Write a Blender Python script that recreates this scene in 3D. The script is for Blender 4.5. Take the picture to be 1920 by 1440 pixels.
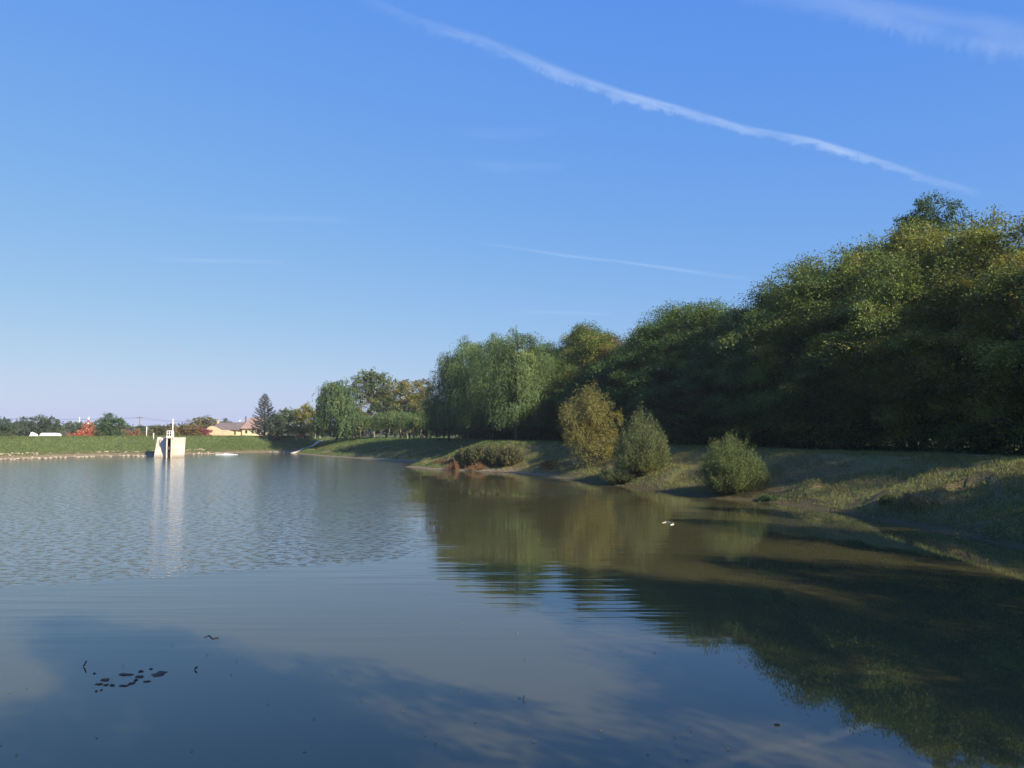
import bpy, math, random
import numpy as np
from mathutils import Vector

S = bpy.context.scene
for o in list(bpy.data.objects): bpy.data.objects.remove(o)

# ------------------------------------------------------------------ camera
FPX, CX, CY, HOR, EYE = 1500.0, 960.0, 720.0, 812.0, 4.0      # photograph is 1920 x 1440
PITCH = math.atan((HOR - CY) / FPX)
cam_d = bpy.data.cameras.new("camera"); cam = bpy.data.objects.new("camera", cam_d)
S.collection.objects.link(cam)
cam_d.sensor_width = 36.0; cam_d.lens = 36.0 * FPX / 1920.0
cam_d.clip_start = 0.1; cam_d.clip_end = 80000.0
cam.location = (0, 0, EYE); cam.rotation_euler = (math.radians(90) + PITCH, 0, 0)
S.camera = cam

# ------------------------------------------------------------------ light
SUN_EL, SUN_AZ = 27.0, 135.0          # azimuth from +Y towards +X: behind the camera, on the right
S.view_settings.view_transform = 'Standard'; S.view_settings.look = 'None'
S.view_settings.exposure = 0.7; S.view_settings.gamma = 1.0
W = bpy.data.worlds.new("World"); S.world = W; W.use_nodes = True
wn, wl = W.node_tree.nodes, W.node_tree.links
for n in list(wn): wn.remove(n)
sky = wn.new('ShaderNodeTexSky'); sky.sky_type = 'NISHITA'; sky.sun_disc = False
sky.sun_elevation = math.radians(SUN_EL); sky.sun_rotation = math.radians(SUN_AZ)
sky.altitude = 100; sky.air_density = 1.0; sky.dust_density = 0.7; sky.ozone_density = 2.2
bg = wn.new('ShaderNodeBackground'); bg.inputs['Strength'].default_value = 0.12
wo = wn.new('ShaderNodeOutputWorld')
# even out the sky: a camera-like response per channel (autumn blue above, lavender haze at the horizon)
sep = wn.new('ShaderNodeSeparateColor'); cmb = wn.new('ShaderNodeCombineColor'); wl.new(sky.outputs[0], sep.inputs[0])
for i, (gain, pw) in enumerate(((0.555, 0.855), (1.16, 0.52), (4.05, 0.03))):
    a = wn.new('ShaderNodeMath'); a.operation = 'POWER'; a.inputs[1].default_value = pw; wl.new(sep.outputs[i], a.inputs[0])
    b = wn.new('ShaderNodeMath'); b.operation = 'MULTIPLY'; b.inputs[1].default_value = gain; wl.new(a.outputs[0], b.inputs[0]); wl.new(b.outputs[0], cmb.inputs[i])
wl.new(cmb.outputs[0], bg.inputs[0]); wl.new(bg.outputs[0], wo.inputs[0])
sd = bpy.data.lights.new("sun", 'SUN'); sun = bpy.data.objects.new("sun", sd); S.collection.objects.link(sun)
sd.energy = 5.0; sd.angle = math.radians(0.53); sd.color = (1.0, 0.90, 0.74)
_e, _a = math.radians(SUN_EL), math.radians(SUN_AZ)
sdir = Vector((math.cos(_e) * math.sin(_a), math.cos(_e) * math.cos(_a), math.sin(_e)))
sun.rotation_euler = sdir.to_track_quat('Z', 'Y').to_euler()
S.render.engine = 'CYCLES'
S.cycles.max_bounces = 8; S.cycles.diffuse_bounces = 3; S.cycles.glossy_bounces = 3
S.cycles.transparent_max_bounces = 16; S.cycles.volume_bounces = 0

# ------------------------------------------------------------------ helpers
def ray(px, py):
    u = (px - CX) / FPX; w = -(py - CY) / FPX
    return (u, math.cos(PITCH) - w * math.sin(PITCH), math.sin(PITCH) + w * math.cos(PITCH))
def on_z(px, py, z=0.0):
    d = ray(px, py); t = (z - EYE) / d[2]
    return (d[0] * t, d[1] * t)
def at_y(px, py, Y):
    d = ray(px, py); t = Y / d[1]
    return (d[0] * t, Y, EYE + d[2] * t)
def px_of(X, Y): return CX + FPX * X / (Y * math.cos(PITCH)) * 1.0

def tag(o, label=None, cat=None, group=None, kind=None):
    if label: o['label'] = label
    if cat: o['category'] = cat
    if group: o['group'] = group
    if kind: o['kind'] = kind
    return o
def empty(name, loc, rz=0.0):
    o = bpy.data.objects.new(name, None); S.collection.objects.link(o)
    o.location = loc; o.rotation_euler = (0, 0, rz); o.empty_display_size = 0.3
    return o

def mesh_np(name, V, F, mat=None, attrs=None, smooth=False):
    """V (n,3); F list of arrays (m,k) of one k each, or one array."""
    me = bpy.data.meshes.new(name)
    Fs = F if isinstance(F, list) else [F]
    Fs = [np.asarray(f, dtype=np.int32) for f in Fs if len(f)]
    V = np.asarray(V, dtype=np.float32)
    me.vertices.add(len(V)); me.vertices.foreach_set('co', V.ravel())
    loops = np.concatenate([f.ravel() for f in Fs])
    tot = np.concatenate([np.full(len(f), f.shape[1], dtype=np.int32) for f in Fs])
    start = np.concatenate([[0], np.cumsum(tot)[:-1]]).astype(np.int32)
    me.loops.add(len(loops)); me.loops.foreach_set('vertex_index', loops)
    me.polygons.add(len(tot)); me.polygons.foreach_set('loop_start', start); me.polygons.foreach_set('loop_total', tot)
    me.update(calc_edges=True)
    if smooth: me.polygons.foreach_set('use_smooth', np.ones(len(tot), dtype=bool))
    if attrs:
        for k, (dom, arr) in attrs.items():
            a = me.attributes.new(k, 'FLOAT', dom); a.data.foreach_set('value', np.asarray(arr, dtype=np.float32))
    if mat: me.materials.append(mat)
    me.validate()
    return me
def obj(name, me, parent=None, loc=(0, 0, 0)):
    o = bpy.data.objects.new(name, me); S.collection.objects.link(o)
    o.location = loc
    if parent: o.parent = parent
    return o

class MB:
    """collects boxes, prisms and tubes into one mesh"""
    def __init__(s): s.v = []; s.f = []
    def add(s, V, F):
        n = len(s.v); s.v += [tuple(map(float, p)) for p in V]; s.f += [tuple(i + n for i in q) for q in F]
    def box(s, x0, x1, y0, y1, z0, z1):
        V = [(x, y, z) for z in (z0, z1) for y in (y0, y1) for x in (x0, x1)]
        s.add(V, [(0, 2, 3, 1), (4, 5, 7, 6), (0, 1, 5, 4), (2, 6, 7, 3), (0, 4, 6, 2), (1, 3, 7, 5)])
    def prism(s, pts, y0, y1):             # outline in x,z pushed along y
        n = len(pts)
        V = [(p[0], y0, p[1]) for p in pts] + [(p[0], y1, p[1]) for p in pts]
        s.add(V, [tuple(range(n)), tuple(range(2 * n - 1, n - 1, -1))] + [(i, i + n, (i + 1) % n + n, (i + 1) % n) for i in range(n)])
    def hexa(s, b, t):                     # bottom 4, top 4
        s.add(list(b) + list(t), [(3, 2, 1, 0), (4, 5, 6, 7)] + [(i, (i + 1) % 4, (i + 1) % 4 + 4, i + 4) for i in range(4)])
    def tube(s, P, R, n=6, cap=True):
        P = [Vector(p) for p in P]; V = []; F = []
        for i, p in enumerate(P):
            d = (P[min(i + 1, len(P) - 1)] - P[max(i - 1, 0)]).normalized()
            a = d.cross(Vector((0.31, 0.9, 0.17))).normalized(); b = d.cross(a)
            for k in range(n):
                t = 2 * math.pi * k / n
                V.append(p + (a * math.cos(t) + b * math.sin(t)) * R[i])
        for i in range(len(P) - 1):
            for k in range(n): F.append((i * n + k, i * n + (k + 1) % n, (i + 1) * n + (k + 1) % n, (i + 1) * n + k))
        if cap: F += [tuple(range(n - 1, -1, -1)), tuple(range((len(P) - 1) * n, len(P) * n))]
        s.add(V, F)
    def mesh(s, name, mat, smooth=False):
        me = bpy.data.meshes.new(name); me.from_pydata(s.v, [], s.f); me.materials.append(mat)
        if smooth:
            for p in me.polygons: p.use_smooth = True
        me.update(); return me
    def build(s, name, mat, parent=None, loc=(0, 0, 0), smooth=False): return obj(name, s.mesh(name, mat, smooth), parent, loc)

# ------------------------------------------------------------------ materials
class NT:
    def __init__(s, name):
        s.m = bpy.data.materials.new(name); s.m.use_nodes = True; s.n = s.m.node_tree.nodes; s.l = s.m.node_tree.links
        for x in list(s.n): s.n.remove(x)
        s.out = s.n.new('ShaderNodeOutputMaterial')
    def node(s, t, ins=None, **kw):
        x = s.n.new(t)
        for k, v in kw.items(): setattr(x, k, v)
        for k, v in (ins or {}).items(): s.put(x.inputs[k], v)
        return x
    def put(s, sock, v):
        if hasattr(v, 'is_output') or isinstance(v, bpy.types.NodeSocket): s.l.new(v, sock)
        else: sock.default_value = v
    def math(s, op, a, b=0.0, c=0.0, clamp=False):
        x = s.n.new('ShaderNodeMath'); x.operation = op; x.use_clamp = clamp
        s.put(x.inputs[0], a); s.put(x.inputs[1], b); s.put(x.inputs[2], c); return x.outputs[0]
    def mix(s, f, a, b, mode='MIX'):
        x = s.n.new('ShaderNodeMix'); x.data_type = 'RGBA'; x.blend_type = mode
        s.put(x.inputs[0], f)
        s.put(x.inputs[6], a if not isinstance(a, tuple) else (*a, 1)[:4]); s.put(x.inputs[7], b if not isinstance(b, tuple) else (*b, 1)[:4])
        return x.outputs[2]
    def ss(s, x, a, b):
        n = s.n.new('ShaderNodeMapRange'); n.interpolation_type = 'SMOOTHSTEP'
        s.put(n.inputs[0], x); s.put(n.inputs[1], a); s.put(n.inputs[2], b); return n.outputs[0]
    def noise(s, vec, scale, detail=3.0, rough=0.55, dist=0.0):
        x = s.node('ShaderNodeTexNoise', {'Scale': scale, 'Detail': detail, 'Roughness': rough, 'Distortion': dist})
        if vec is not None: s.l.new(vec, x.inputs['Vector'])
        return x.outputs[0]
    def attr(s, name): return s.node('ShaderNodeAttribute', attribute_name=name).outputs['Fac']
    def mapping(s, vec, scale=(1, 1, 1), rot=(0, 0, 0)):
        x = s.n.new('ShaderNodeMapping'); s.l.new(vec, x.inputs[0]); x.inputs['Scale'].default_value = scale; x.inputs['Rotation'].default_value = rot
        return x.outputs[0]
    def pos(s): return s.node('ShaderNodeNewGeometry').outputs['Position']
    def xyz(s, v):
        x = s.n.new('ShaderNodeSeparateXYZ'); s.l.new(v, x.inputs[0]); return x.outputs

def leaf_material(name, autumn, transl=0.32, rough=0.55):
    t = NT(name); oi = t.node('ShaderNodeObjectInfo')
    rnd, tint = t.attr('rnd'), t.attr('tint')
    v = t.math('ADD', t.math('MULTIPLY_ADD', rnd, 0.6, 0.42), t.math('MULTIPLY', tint, 0.6))
    base = t.node('ShaderNodeHueSaturation', {'Value': v, 'Hue': t.math('MULTIPLY_ADD', rnd, 0.03, 0.485), 'Color': oi.outputs['Color']}).outputs[0]
    # share of autumn foliage in the object colour's alpha
    thr = t.math('SUBTRACT', 1.0, oi.outputs['Alpha'])
    f = t.ss(t.math('ADD', t.math('MULTIPLY', tint, 0.75), t.math('MULTIPLY', rnd, 0.25)), t.math('SUBTRACT', thr, 0.14), t.math('ADD', thr, 0.14))
    aut = t.node('ShaderNodeHueSaturation', {'Value': t.math('MULTIPLY_ADD', rnd, 0.7, 0.65), 'Color': (*autumn, 1)}).outputs[0]
    col = t.mix(f, base, aut)
    p = t.node('ShaderNodeBsdfPrincipled', {'Base Color': col, 'Roughness': rough, 'Specular IOR Level': 0.25})
    tr = t.node('ShaderNodeBsdfTranslucent', {'Color': t.mix(1.0, col, (1.25, 1.2, 0.7), 'MULTIPLY')})
    mx = t.node('ShaderNodeMixShader', {0: transl}); t.l.new(p.outputs[0], mx.inputs[1]); t.l.new(tr.outputs[0], mx.inputs[2])
    t.l.new(mx.outputs[0], t.out.inputs[0]); return t.m
M_LEAF = leaf_material('leaf_ochre', (0.27, 0.235, 0.050))
M_LEAFO = leaf_material('leaf_rust', (0.34, 0.13, 0.05))

def bark(name, c0, c1, sc=9.0):
    t = NT(name); p = t.node('ShaderNodeTexCoord').outputs['Object']
    n = t.noise(t.mapping(p, (1, 1, 0.25)), sc, 4)
    b = t.node('ShaderNodeBump', {'Strength': 0.6, 'Distance': 0.03, 'Height': n})
    q = t.node('ShaderNodeBsdfPrincipled', {'Base Color': t.mix(t.ss(n, 0.35, 0.65), c0, c1), 'Roughness': 0.9, 'Specular IOR Level': 0.15, 'Normal': b.outputs[0]})
    t.l.new(q.outputs[0], t.out.inputs[0]); return t.m
M_BARK = bark('bark_brown', (0.05, 0.04, 0.03), (0.13, 0.10, 0.075))
M_BARKL = bark('bark_pale', (0.16, 0.12, 0.085), (0.38, 0.30, 0.22))
M_BARKW = bark('bark_white', (0.30, 0.26, 0.22), (0.62, 0.56, 0.48))

def plain(name, c, c2=None, rough=0.85, sc=3.0, bump=0.02, spec=0.2):
    t = NT(name); p = t.node('ShaderNodeTexCoord').outputs['Object']
    n = t.noise(p, sc, 6, 0.65)
    col = t.mix(t.ss(n, 0.32, 0.68), c, c2 or tuple(x * 0.6 for x in c))
    b = t.node('ShaderNodeBump', {'Strength': 0.5, 'Distance': bump, 'Height': t.noise(p, sc * 6, 3)})
    q = t.node('ShaderNodeBsdfPrincipled', {'Base Color': col, 'Roughness': rough, 'Specular IOR Level': spec, 'Normal': b.outputs[0]})
    t.l.new(q.outputs[0], t.out.inputs[0]); return t.m
M_CONC = plain('concrete_weathered', (0.52, 0.47, 0.39), (0.33, 0.29, 0.235), sc=0.9)
t = NT('concrete_stained'); p = t.node('ShaderNodeTexCoord').outputs['Object']; z = t.xyz(p)[2]
n = t.noise(p, 0.9, 6, 0.65); st = t.noise(t.mapping(p, (2.2, 2.2, 0.22)), 1.4, 4, 0.7)
col = t.mix(t.ss(n, 0.32, 0.68), (0.56, 0.50, 0.41), (0.40, 0.35, 0.285)); col = t.mix(t.math('MULTIPLY', t.ss(st, 0.50, 0.72), 0.6), col, (0.20, 0.17, 0.135))
col = t.mix(t.math('MULTIPLY', t.ss(t.math('ADD', z, t.math('MULTIPLY', n, 0.3)), 0.62, 0.30), 0.65), col, (0.17, 0.15, 0.10))
q = t.node('ShaderNodeBsdfPrincipled', {'Base Color': col, 'Roughness': 0.9}); t.l.new(q.outputs[0], t.out.inputs[0]); M_CONC = t.m
M_CONCW = plain('concrete_pale', (0.60, 0.55, 0.46), (0.44, 0.39, 0.31), sc=2)
M_WHITE = plain('white_paint', (0.80, 0.80, 0.78), (0.68, 0.67, 0.63), rough=0.5)
M_DARK = plain('dark_steel_and_shade', (0.03, 0.03, 0.035), rough=0.6)  # overhead wires, and the painted shade in the sluice opening
M_PLASTER = plain('cream_plaster', (0.74, 0.62, 0.38), (0.60, 0.50, 0.30), sc=0.8)
M_PEACH = plain('peach_rubble_masonry', (0.72, 0.55, 0.34), (0.54, 0.40, 0.25), sc=1.6, bump=0.05)
M_WOOD = plain('grey_wood', (0.30, 0.22, 0.16), (0.16, 0.12, 0.09))
M_STONE = plain('shore_stone', (0.44, 0.38, 0.29), (0.26, 0.21, 0.15), sc=1.5)
M_REDM = plain('red_paint', (0.55, 0.10, 0.09), rough=0.6)
M_WINDOW = plain('dark_glass', (0.03, 0.035, 0.04), rough=0.15, spec=0.5)
M_SHEETW = plain('white_sheeting', (0.80, 0.79, 0.74), (0.66, 0.66, 0.6), rough=0.5)
def tiles(name, c0, c1):
    t = NT(name); p = t.node('ShaderNodeTexCoord').outputs['Object']
    w = t.node('ShaderNodeTexWave', {'Scale': 1.2, 'Distortion': 0.6}, bands_direction='Z'); t.l.new(p, w.inputs[0])
    n = t.noise(p, 1.1, 6, 0.7); n2 = t.noise(t.mapping(p, (3, 3, 3)), 3, 2)
    col = t.mix(t.ss(n, 0.35, 0.65), c0, c1); col = t.mix(t.math('MULTIPLY', t.ss(n2, 0.55, 0.7), 0.5), col, (0.30, 0.27, 0.2))
    b = t.node('ShaderNodeBump', {'Strength': 0.7, 'Distance': 0.05, 'Height': w.outputs[1]})
    q = t.node('ShaderNodeBsdfPrincipled', {'Base Color': col, 'Roughness': 0.85, 'Normal': b.outputs[0]})
    t.l.new(q.outputs[0], t.out.inputs[0]); return t.m
M_TILE = tiles('roof_tiles_brown', (0.135, 0.105, 0.09), (0.21, 0.165, 0.14))
M_TILEP = tiles('roof_tiles_pink', (0.30, 0.18, 0.14), (0.42, 0.27, 0.21))

# ------------------------------------------------------------------ the lake and the land around it
shore_px = [(1990, 1050), (1900, 1030), (1800, 1007), (1720, 991), (1640, 976), (1530, 956), (1430, 941), (1370, 937), (1320, 933), (1270, 928), (1210, 918),
            (1130, 908), (1060, 899), (1000, 891), (950, 886), (900, 884.5), (850, 882), (800, 880), (757, 875.5), (790, 869.5), (800, 867),
            (745, 864.5), (690, 861), (640, 858), (600, 855.5), (565, 852), (547, 849), (500, 848.5), (430, 850), (350, 853), (290, 856), (200, 856),
            (100, 859), (0, 863), (-150, 868)]
shore = [on_z(*p) for p in shore_px]
shore = [(-40, -9), (-16, -7), (-5, -5), (2, -2.5), (8, 2), (12, 8), (15, 16)] + shore + [(-120, 80), (-125, 30), (-90, -5)]
SH = np.array(shore)
N_DAM = [i for i in range(len(SH)) if SH[i][0] < -41 and SH[i][1] > 60]
def seg_dist(P):
    """distance to the shoreline, signed (land positive), for an (n,2) array"""
    A, B = SH, np.roll(SH, -1, axis=0)
    best = np.full(len(P), 1e18); inside = np.zeros(len(P), bool)
    for a, b in zip(A, B):
        d = b - a; t = np.clip(((P - a) @ d) / (d @ d), 0, 1)
        q = P - a - t[:, None] * d; best = np.minimum(best, (q ** 2).sum(1))
        c = ((a[1] > P[:, 1]) != (b[1] > P[:, 1]))
        with np.errstate(divide='ignore', invalid='ignore'):
            xi = (b[0] - a[0]) * (P[:, 1] - a[1]) / (b[1] - a[1]) + a[0]
        inside ^= c & (P[:, 0] < xi)
    s = np.sqrt(best); return np.where(inside, -s, s)

def vnoise(P, scale, seed=0, octaves=3):
    """value noise on (n,2)"""
    rs = np.random.RandomState(seed); T = rs.rand(256, 256); out = np.zeros(len(P)); amp = 1.0; tot = 0
    for o in range(octaves):
        q = P * scale * (2 ** o) + 37.1 * o; i = np.floor(q).astype(int); f = q - i; f = f * f * (3 - 2 * f)
        a = T[i[:, 0] & 255, i[:, 1] & 255]; b = T[(i[:, 0] + 1) & 255, i[:, 1] & 255]
        c = T[i[:, 0] & 255, (i[:, 1] + 1) & 255]; d = T[(i[:, 0] + 1) & 255, (i[:, 1] + 1) & 255]
        out += amp * ((a * (1 - f[:, 0]) + b * f[:, 0]) * (1 - f[:, 1]) + (c * (1 - f[:, 0]) + d * f[:, 0]) * f[:, 1]); tot += amp; amp *= 0.5
    return out / tot - 0.5
def sstep(x, a, b):
    t = np.clip((x - a) / (b - a), 0, 1); return t * t * (3 - 2 * t)
def ground_z(P, s=None):
    P = np.asarray(P, float).reshape(-1, 2)
    if s is None: s = seg_dist(P)
    X, Y = P[:, 0], P[:, 1]
    # how much of the far dam: the shore left of the concrete chute
    dam = sstep(-X - 0.05 * (Y - 150), 38, 44) * sstep(Y, 20, 60)
    crest = 2.6 + 0.3 * sstep(Y, 45, 90); crest = crest * (1 - dam) + 3.28 * dam
    wob = vnoise(P, 0.16, 3) * 1.8
    s2 = s + wob * (1 - dam) * sstep(s, 0.4, 2.5)
    Wd = 6.6 + 1.6 * dam + 3.5 * sstep(-X, -2, 12) * (1 - dam)
    z = np.where(s < 0, np.maximum(-2.0, s * 0.22), 0)
    t = np.clip((s2 - 0.9) / Wd, 0, 1)
    lip = 0.16 * np.minimum(s, 1.0)
    prof = t ** 0.85; prof = prof * (1 - 0.25 * (1 - t)) + 0.0
    zl = lip + (crest - 0.16) * prof
    # small slumped steps on the near right bank
    st = vnoise(P, 0.35, 8, 2); zl = zl + (1 - dam) * sstep(s, 1.2, 2.5) * (1 - sstep(s, 6.0, 9.0)) * (sstep(st, 0.0, 0.05) - 0.5) * 0.32
    zl += vnoise(P, 0.9, 5) * 0.16 * sstep(s, 0.5, 3) + vnoise(P, 0.12, 6) * 0.25 * sstep(s, 4, 10) * (1 - dam)
    drop = dam * sstep(s, 15, 24)
    zl = zl - drop * 1.2
    return np.where(s < 0, z, zl)
def gz(x, y): return float(ground_z([[x, y]])[0])

def axis(lo, hi, step, far, n):
    core = np.arange(lo, hi + step * 0.5, step)
    g = step * np.cumsum(np.geomspace(1.2, 1.2 * 400, n)); g = g / g[-1] * (far)
    g = np.maximum.accumulate(g)
    return np.concatenate([lo - g[::-1], core, hi + g])
gx = axis(-80, 45, 0.45, 2600, 26); gy = axis(-14, 182, 0.55, 2600, 26)
GX, GY = np.meshgrid(gx, gy); GP = np.stack([GX.ravel(), GY.ravel()], 1)
gs = seg_dist(GP); gzv = ground_z(GP, gs)
nx, ny = len(gx), len(gy)
ii = (np.arange(ny - 1)[:, None] * nx + np.arange(nx - 1)[None]).ravel()
GF = np.stack([ii, ii + 1, ii + nx + 1, ii + nx], 1)
gdam = sstep(-GP[:, 0] - 0.05 * (GP[:, 1] - 150), 38, 44) * sstep(GP[:, 1], 20, 60)

t = NT('bank_soil_and_grass'); P = t.pos(); s_ = t.attr('shore'); dm = t.attr('dam')
n1 = t.noise(P, 0.35, 5, 0.6); n2 = t.noise(P, 1.7, 5, 0.65); n3 = t.noise(P, 9.0, 4, 0.7); n4 = t.noise(t.mapping(P, (1, 1, 1)), 0.09, 3)
grass = t.mix(t.ss(n2, 0.35, 0.65), (0.090, 0.135, 0.036), (0.150, 0.175, 0.056))
dry = t.mix(t.ss(n3, 0.35, 0.65), (0.235, 0.180, 0.080), (0.105, 0.082, 0.038))
damg = t.mix(t.ss(n2, 0.35, 0.65), (0.100, 0.150, 0.045), (0.165, 0.185, 0.070))
f_dry = t.math('MULTIPLY', t.ss(t.math('ADD', n1, t.math('MULTIPLY', n2, 0.5)), 0.50, 0.78), t.ss(s_, 11.0, 5.0))
bankc = t.mix(t.math('MULTIPLY', t.math('MULTIPLY_ADD', f_dry, 1.0, 0.15), 0.95, clamp=True), grass, dry)
damc = t.mix(t.ss(t.math('ADD', s_, t.math('MULTIPLY', n2, 3.0)), 4.6, 3.0), damg, t.mix(n3, (0.20, 0.15, 0.08), (0.11, 0.12, 0.05)))
land = t.mix(dm, bankc, damc)
mud = t.mix(t.ss(n3, 0.3, 0.7), (0.30, 0.235, 0.15), (0.19, 0.15, 0.09)); mud = t.mix(t.ss(t.xyz(P)[1], 80.0, 66.0), mud, t.mix(n3, (0.13, 0.10, 0.055), (0.075, 0.075, 0.03)))
f_mud = t.ss(t.math('ADD', s_, t.math('MULTIPLY_ADD', n2, -3.2, 1.0)), 1.5, 0.3)
f_cove = t.math('MULTIPLY', t.ss(t.xyz(P)[1], 84.0, 92.0), t.ss(s_, 3.6, 1.4))
land = t.mix(t.math('MAXIMUM', f_mud, t.math('MULTIPLY', f_cove, 0.8)), land, mud)
land = t.mix(t.ss(s_, 0.25, 0.02), land, (0.085, 0.07, 0.04))
bmp = t.node('ShaderNodeBump', {'Strength': 0.9, 'Distance': 0.10, 'Height': t.math('ADD', n3, t.math('MULTIPLY', n2, 0.8))})
q = t.node('ShaderNodeBsdfPrincipled', {'Base Color': land, 'Roughness': 0.95, 'Specular IOR Level': 0.1, 'Normal': bmp.outputs[0]})
t.l.new(q.outputs[0], t.out.inputs[0]); M_GROUND = t.m
g = obj('ground', mesh_np('ground', np.column_stack([GP, gzv]), GF, M_GROUND, {'shore': ('POINT', gs), 'dam': ('POINT', gdam)}, smooth=True))
tag(g, kind='structure')

# water
t = NT('pond_water'); P = t.pos(); X, Y, _z = t.xyz(P)
wn1 = t.noise(t.mapping(P, (0.30, 0.12, 1)), 1.0, 4, 0.6)
wob = t.math('MULTIPLY_ADD', wn1, 5.0, -2.5)
front = t.ss(t.math('ADD', t.math('SUBTRACT', Y, t.math('MULTIPLY_ADD', X, 0.50, 27.2)), t.math('MULTIPLY', wob, 0.30)), -0.6, 1.4)
xlim = t.math('MULTIPLY_ADD', Y, -0.14, 0.9)
side = t.ss(t.math('ADD', t.math('SUBTRACT', xlim, X), t.math('MULTIPLY', wob, 0.45)), -0.6, 2.2)
wind = t.math('MULTIPLY', front, side)
# wind chop
chop = t.math('MULTIPLY_ADD', t.noise(t.mapping(P, (1.0, 1.5, 1), (0, 0, 0.25)), 2.6, 3, 0.6), 0.009, t.math('MULTIPLY', t.noise(t.mapping(P, (1.0, 1.6, 1), (0, 0, -0.3)), 7.0, 2, 0.6), 0.005))
# long low swell of the calm part
r1 = t.noise(t.mapping(P, (0.16, 1.6, 1), (0, 0, -0.22)), 1.25, 2, 0.5)
r2 = t.noise(t.mapping(P, (0.30, 1.2, 1), (0, 0, -0.05)), 4.5, 2, 0.5)
pw = t.noise(t.mapping(P, (0.10, 0.16, 1)), 1.0, 2, 0.5)
band = t.math('MULTIPLY_ADD', t.ss(Y, 12.0, 20.0), 0.85, 0.10)
swell = t.math('MULTIPLY', t.math('MULTIPLY_ADD', r1, 0.016, t.math('MULTIPLY', r2, 0.0012)), t.math('MULTIPLY', t.math('MULTIPLY', band, t.ss(t.math('SUBTRACT', t.math('MULTIPLY', Y, 0.40), X), 0.5, 5.0)), t.ss(pw, 0.3, 0.62)))
fleck = t.math('MULTIPLY', t.ss(t.noise(t.mapping(P, (1.0, 1.25, 1), (0, 0, 0.15)), 3.1, 2, 0.6), 0.50, 0.80), 0.032)
hgt = t.math('ADD', t.math('MULTIPLY', t.math('ADD', chop, fleck), wind), swell)
bmp = t.node('ShaderNodeBump', {'Strength': 1.0, 'Distance': 1.0, 'Height': hgt})
body = t.mix(t.noise(P, 0.25, 3), (0.066, 0.060, 0.024), (0.084, 0.075, 0.033))
q = t.node('ShaderNodeBsdfPrincipled', {'Base Color': body, 'Roughness': t.math('MULTIPLY_ADD', wind, t.math('MULTIPLY_ADD', t.ss(Y, 26.0, 70.0), 0.04, 0.04), 0.02), 'IOR': t.math('MULTIPLY_ADD', wind, 0.45, 1.42), 'Specular IOR Level': 0.5, 'Normal': bmp.outputs[0]})
t.l.new(q.outputs[0], t.out.inputs[0]); M_WATER = t.m
wv = []
gxx = np.linspace(-135, 32, 60); gyy = np.linspace(-14, 170, 60); AX, AY = np.meshgrid(gxx, gyy)
wi = (np.arange(59)[:, None] * 60 + np.arange(59)[None]).ravel()
w = obj('water', mesh_np('water', np.column_stack([AX.ravel(), AY.ravel(), np.zeros(3600)]), np.stack([wi, wi + 1, wi + 61, wi + 60], 1), M_WATER))
tag(w, kind='structure')

# ------------------------------------------------------------------ foliage engine
def unit(v): return v / np.maximum(np.linalg.norm(v, axis=1, keepdims=True), 1e-9)
def leaf_geo(P, D, N, L, Wd):
    """kite shaped leaves: base P, direction D, roughly facing N"""
    D = unit(D); Sd = unit(np.cross(D, N)); n = len(P)
    L = np.broadcast_to(L, (n,))[:, None]; Wd = np.broadcast_to(Wd, (n,))[:, None]
    Nn = np.cross(Sd, D)
    V = np.stack([P, P + D * L * 0.45 + Sd * Wd * 0.5 + Nn * L * 0.06, P + D * L, P + D * L * 0.45 - Sd * Wd * 0.5 + Nn * L * 0.06], 1).reshape(-1, 3)
    F = np.arange(4 * n).reshape(-1, 4); return V, F
def leaf_mesh(name, P, D, N, L, Wd, tint, rs, mat):
    V, F = leaf_geo(P, D, N, L, Wd)
    return mesh_np(name, V, F, mat, {'rnd': ('FACE', rs.rand(len(P))), 'tint': ('FACE', tint)})

def crown_clumps(rs, n, z0, z1, R, prof, shell=0.45, lump=0.35):
    """clump centres inside an uneven crown"""
    C = []; ph = rs.rand(6) * 6.28; k = 0
    while len(C) < n and k < 50 * n:
        k += 1
        tt = rs.rand(); a = rs.rand() * 2 * math.pi
        rr = R * prof(tt) * (1 + lump * (math.sin(2 * a + ph[0] + 3 * tt) * 0.5 + math.sin(3 * a + ph[1] - 5 * tt) * 0.35 + math.sin(5 * a + ph[2] + 9 * tt) * 0.3))
        if rs.rand() > (rr / R) ** 1.2 + 0.05: continue
        u = rs.rand() ** shell
        C.append((math.cos(a) * rr * u, math.sin(a) * rr * u, z0 + (z1 - z0) * tt, u))
    return np.array(C)

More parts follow.
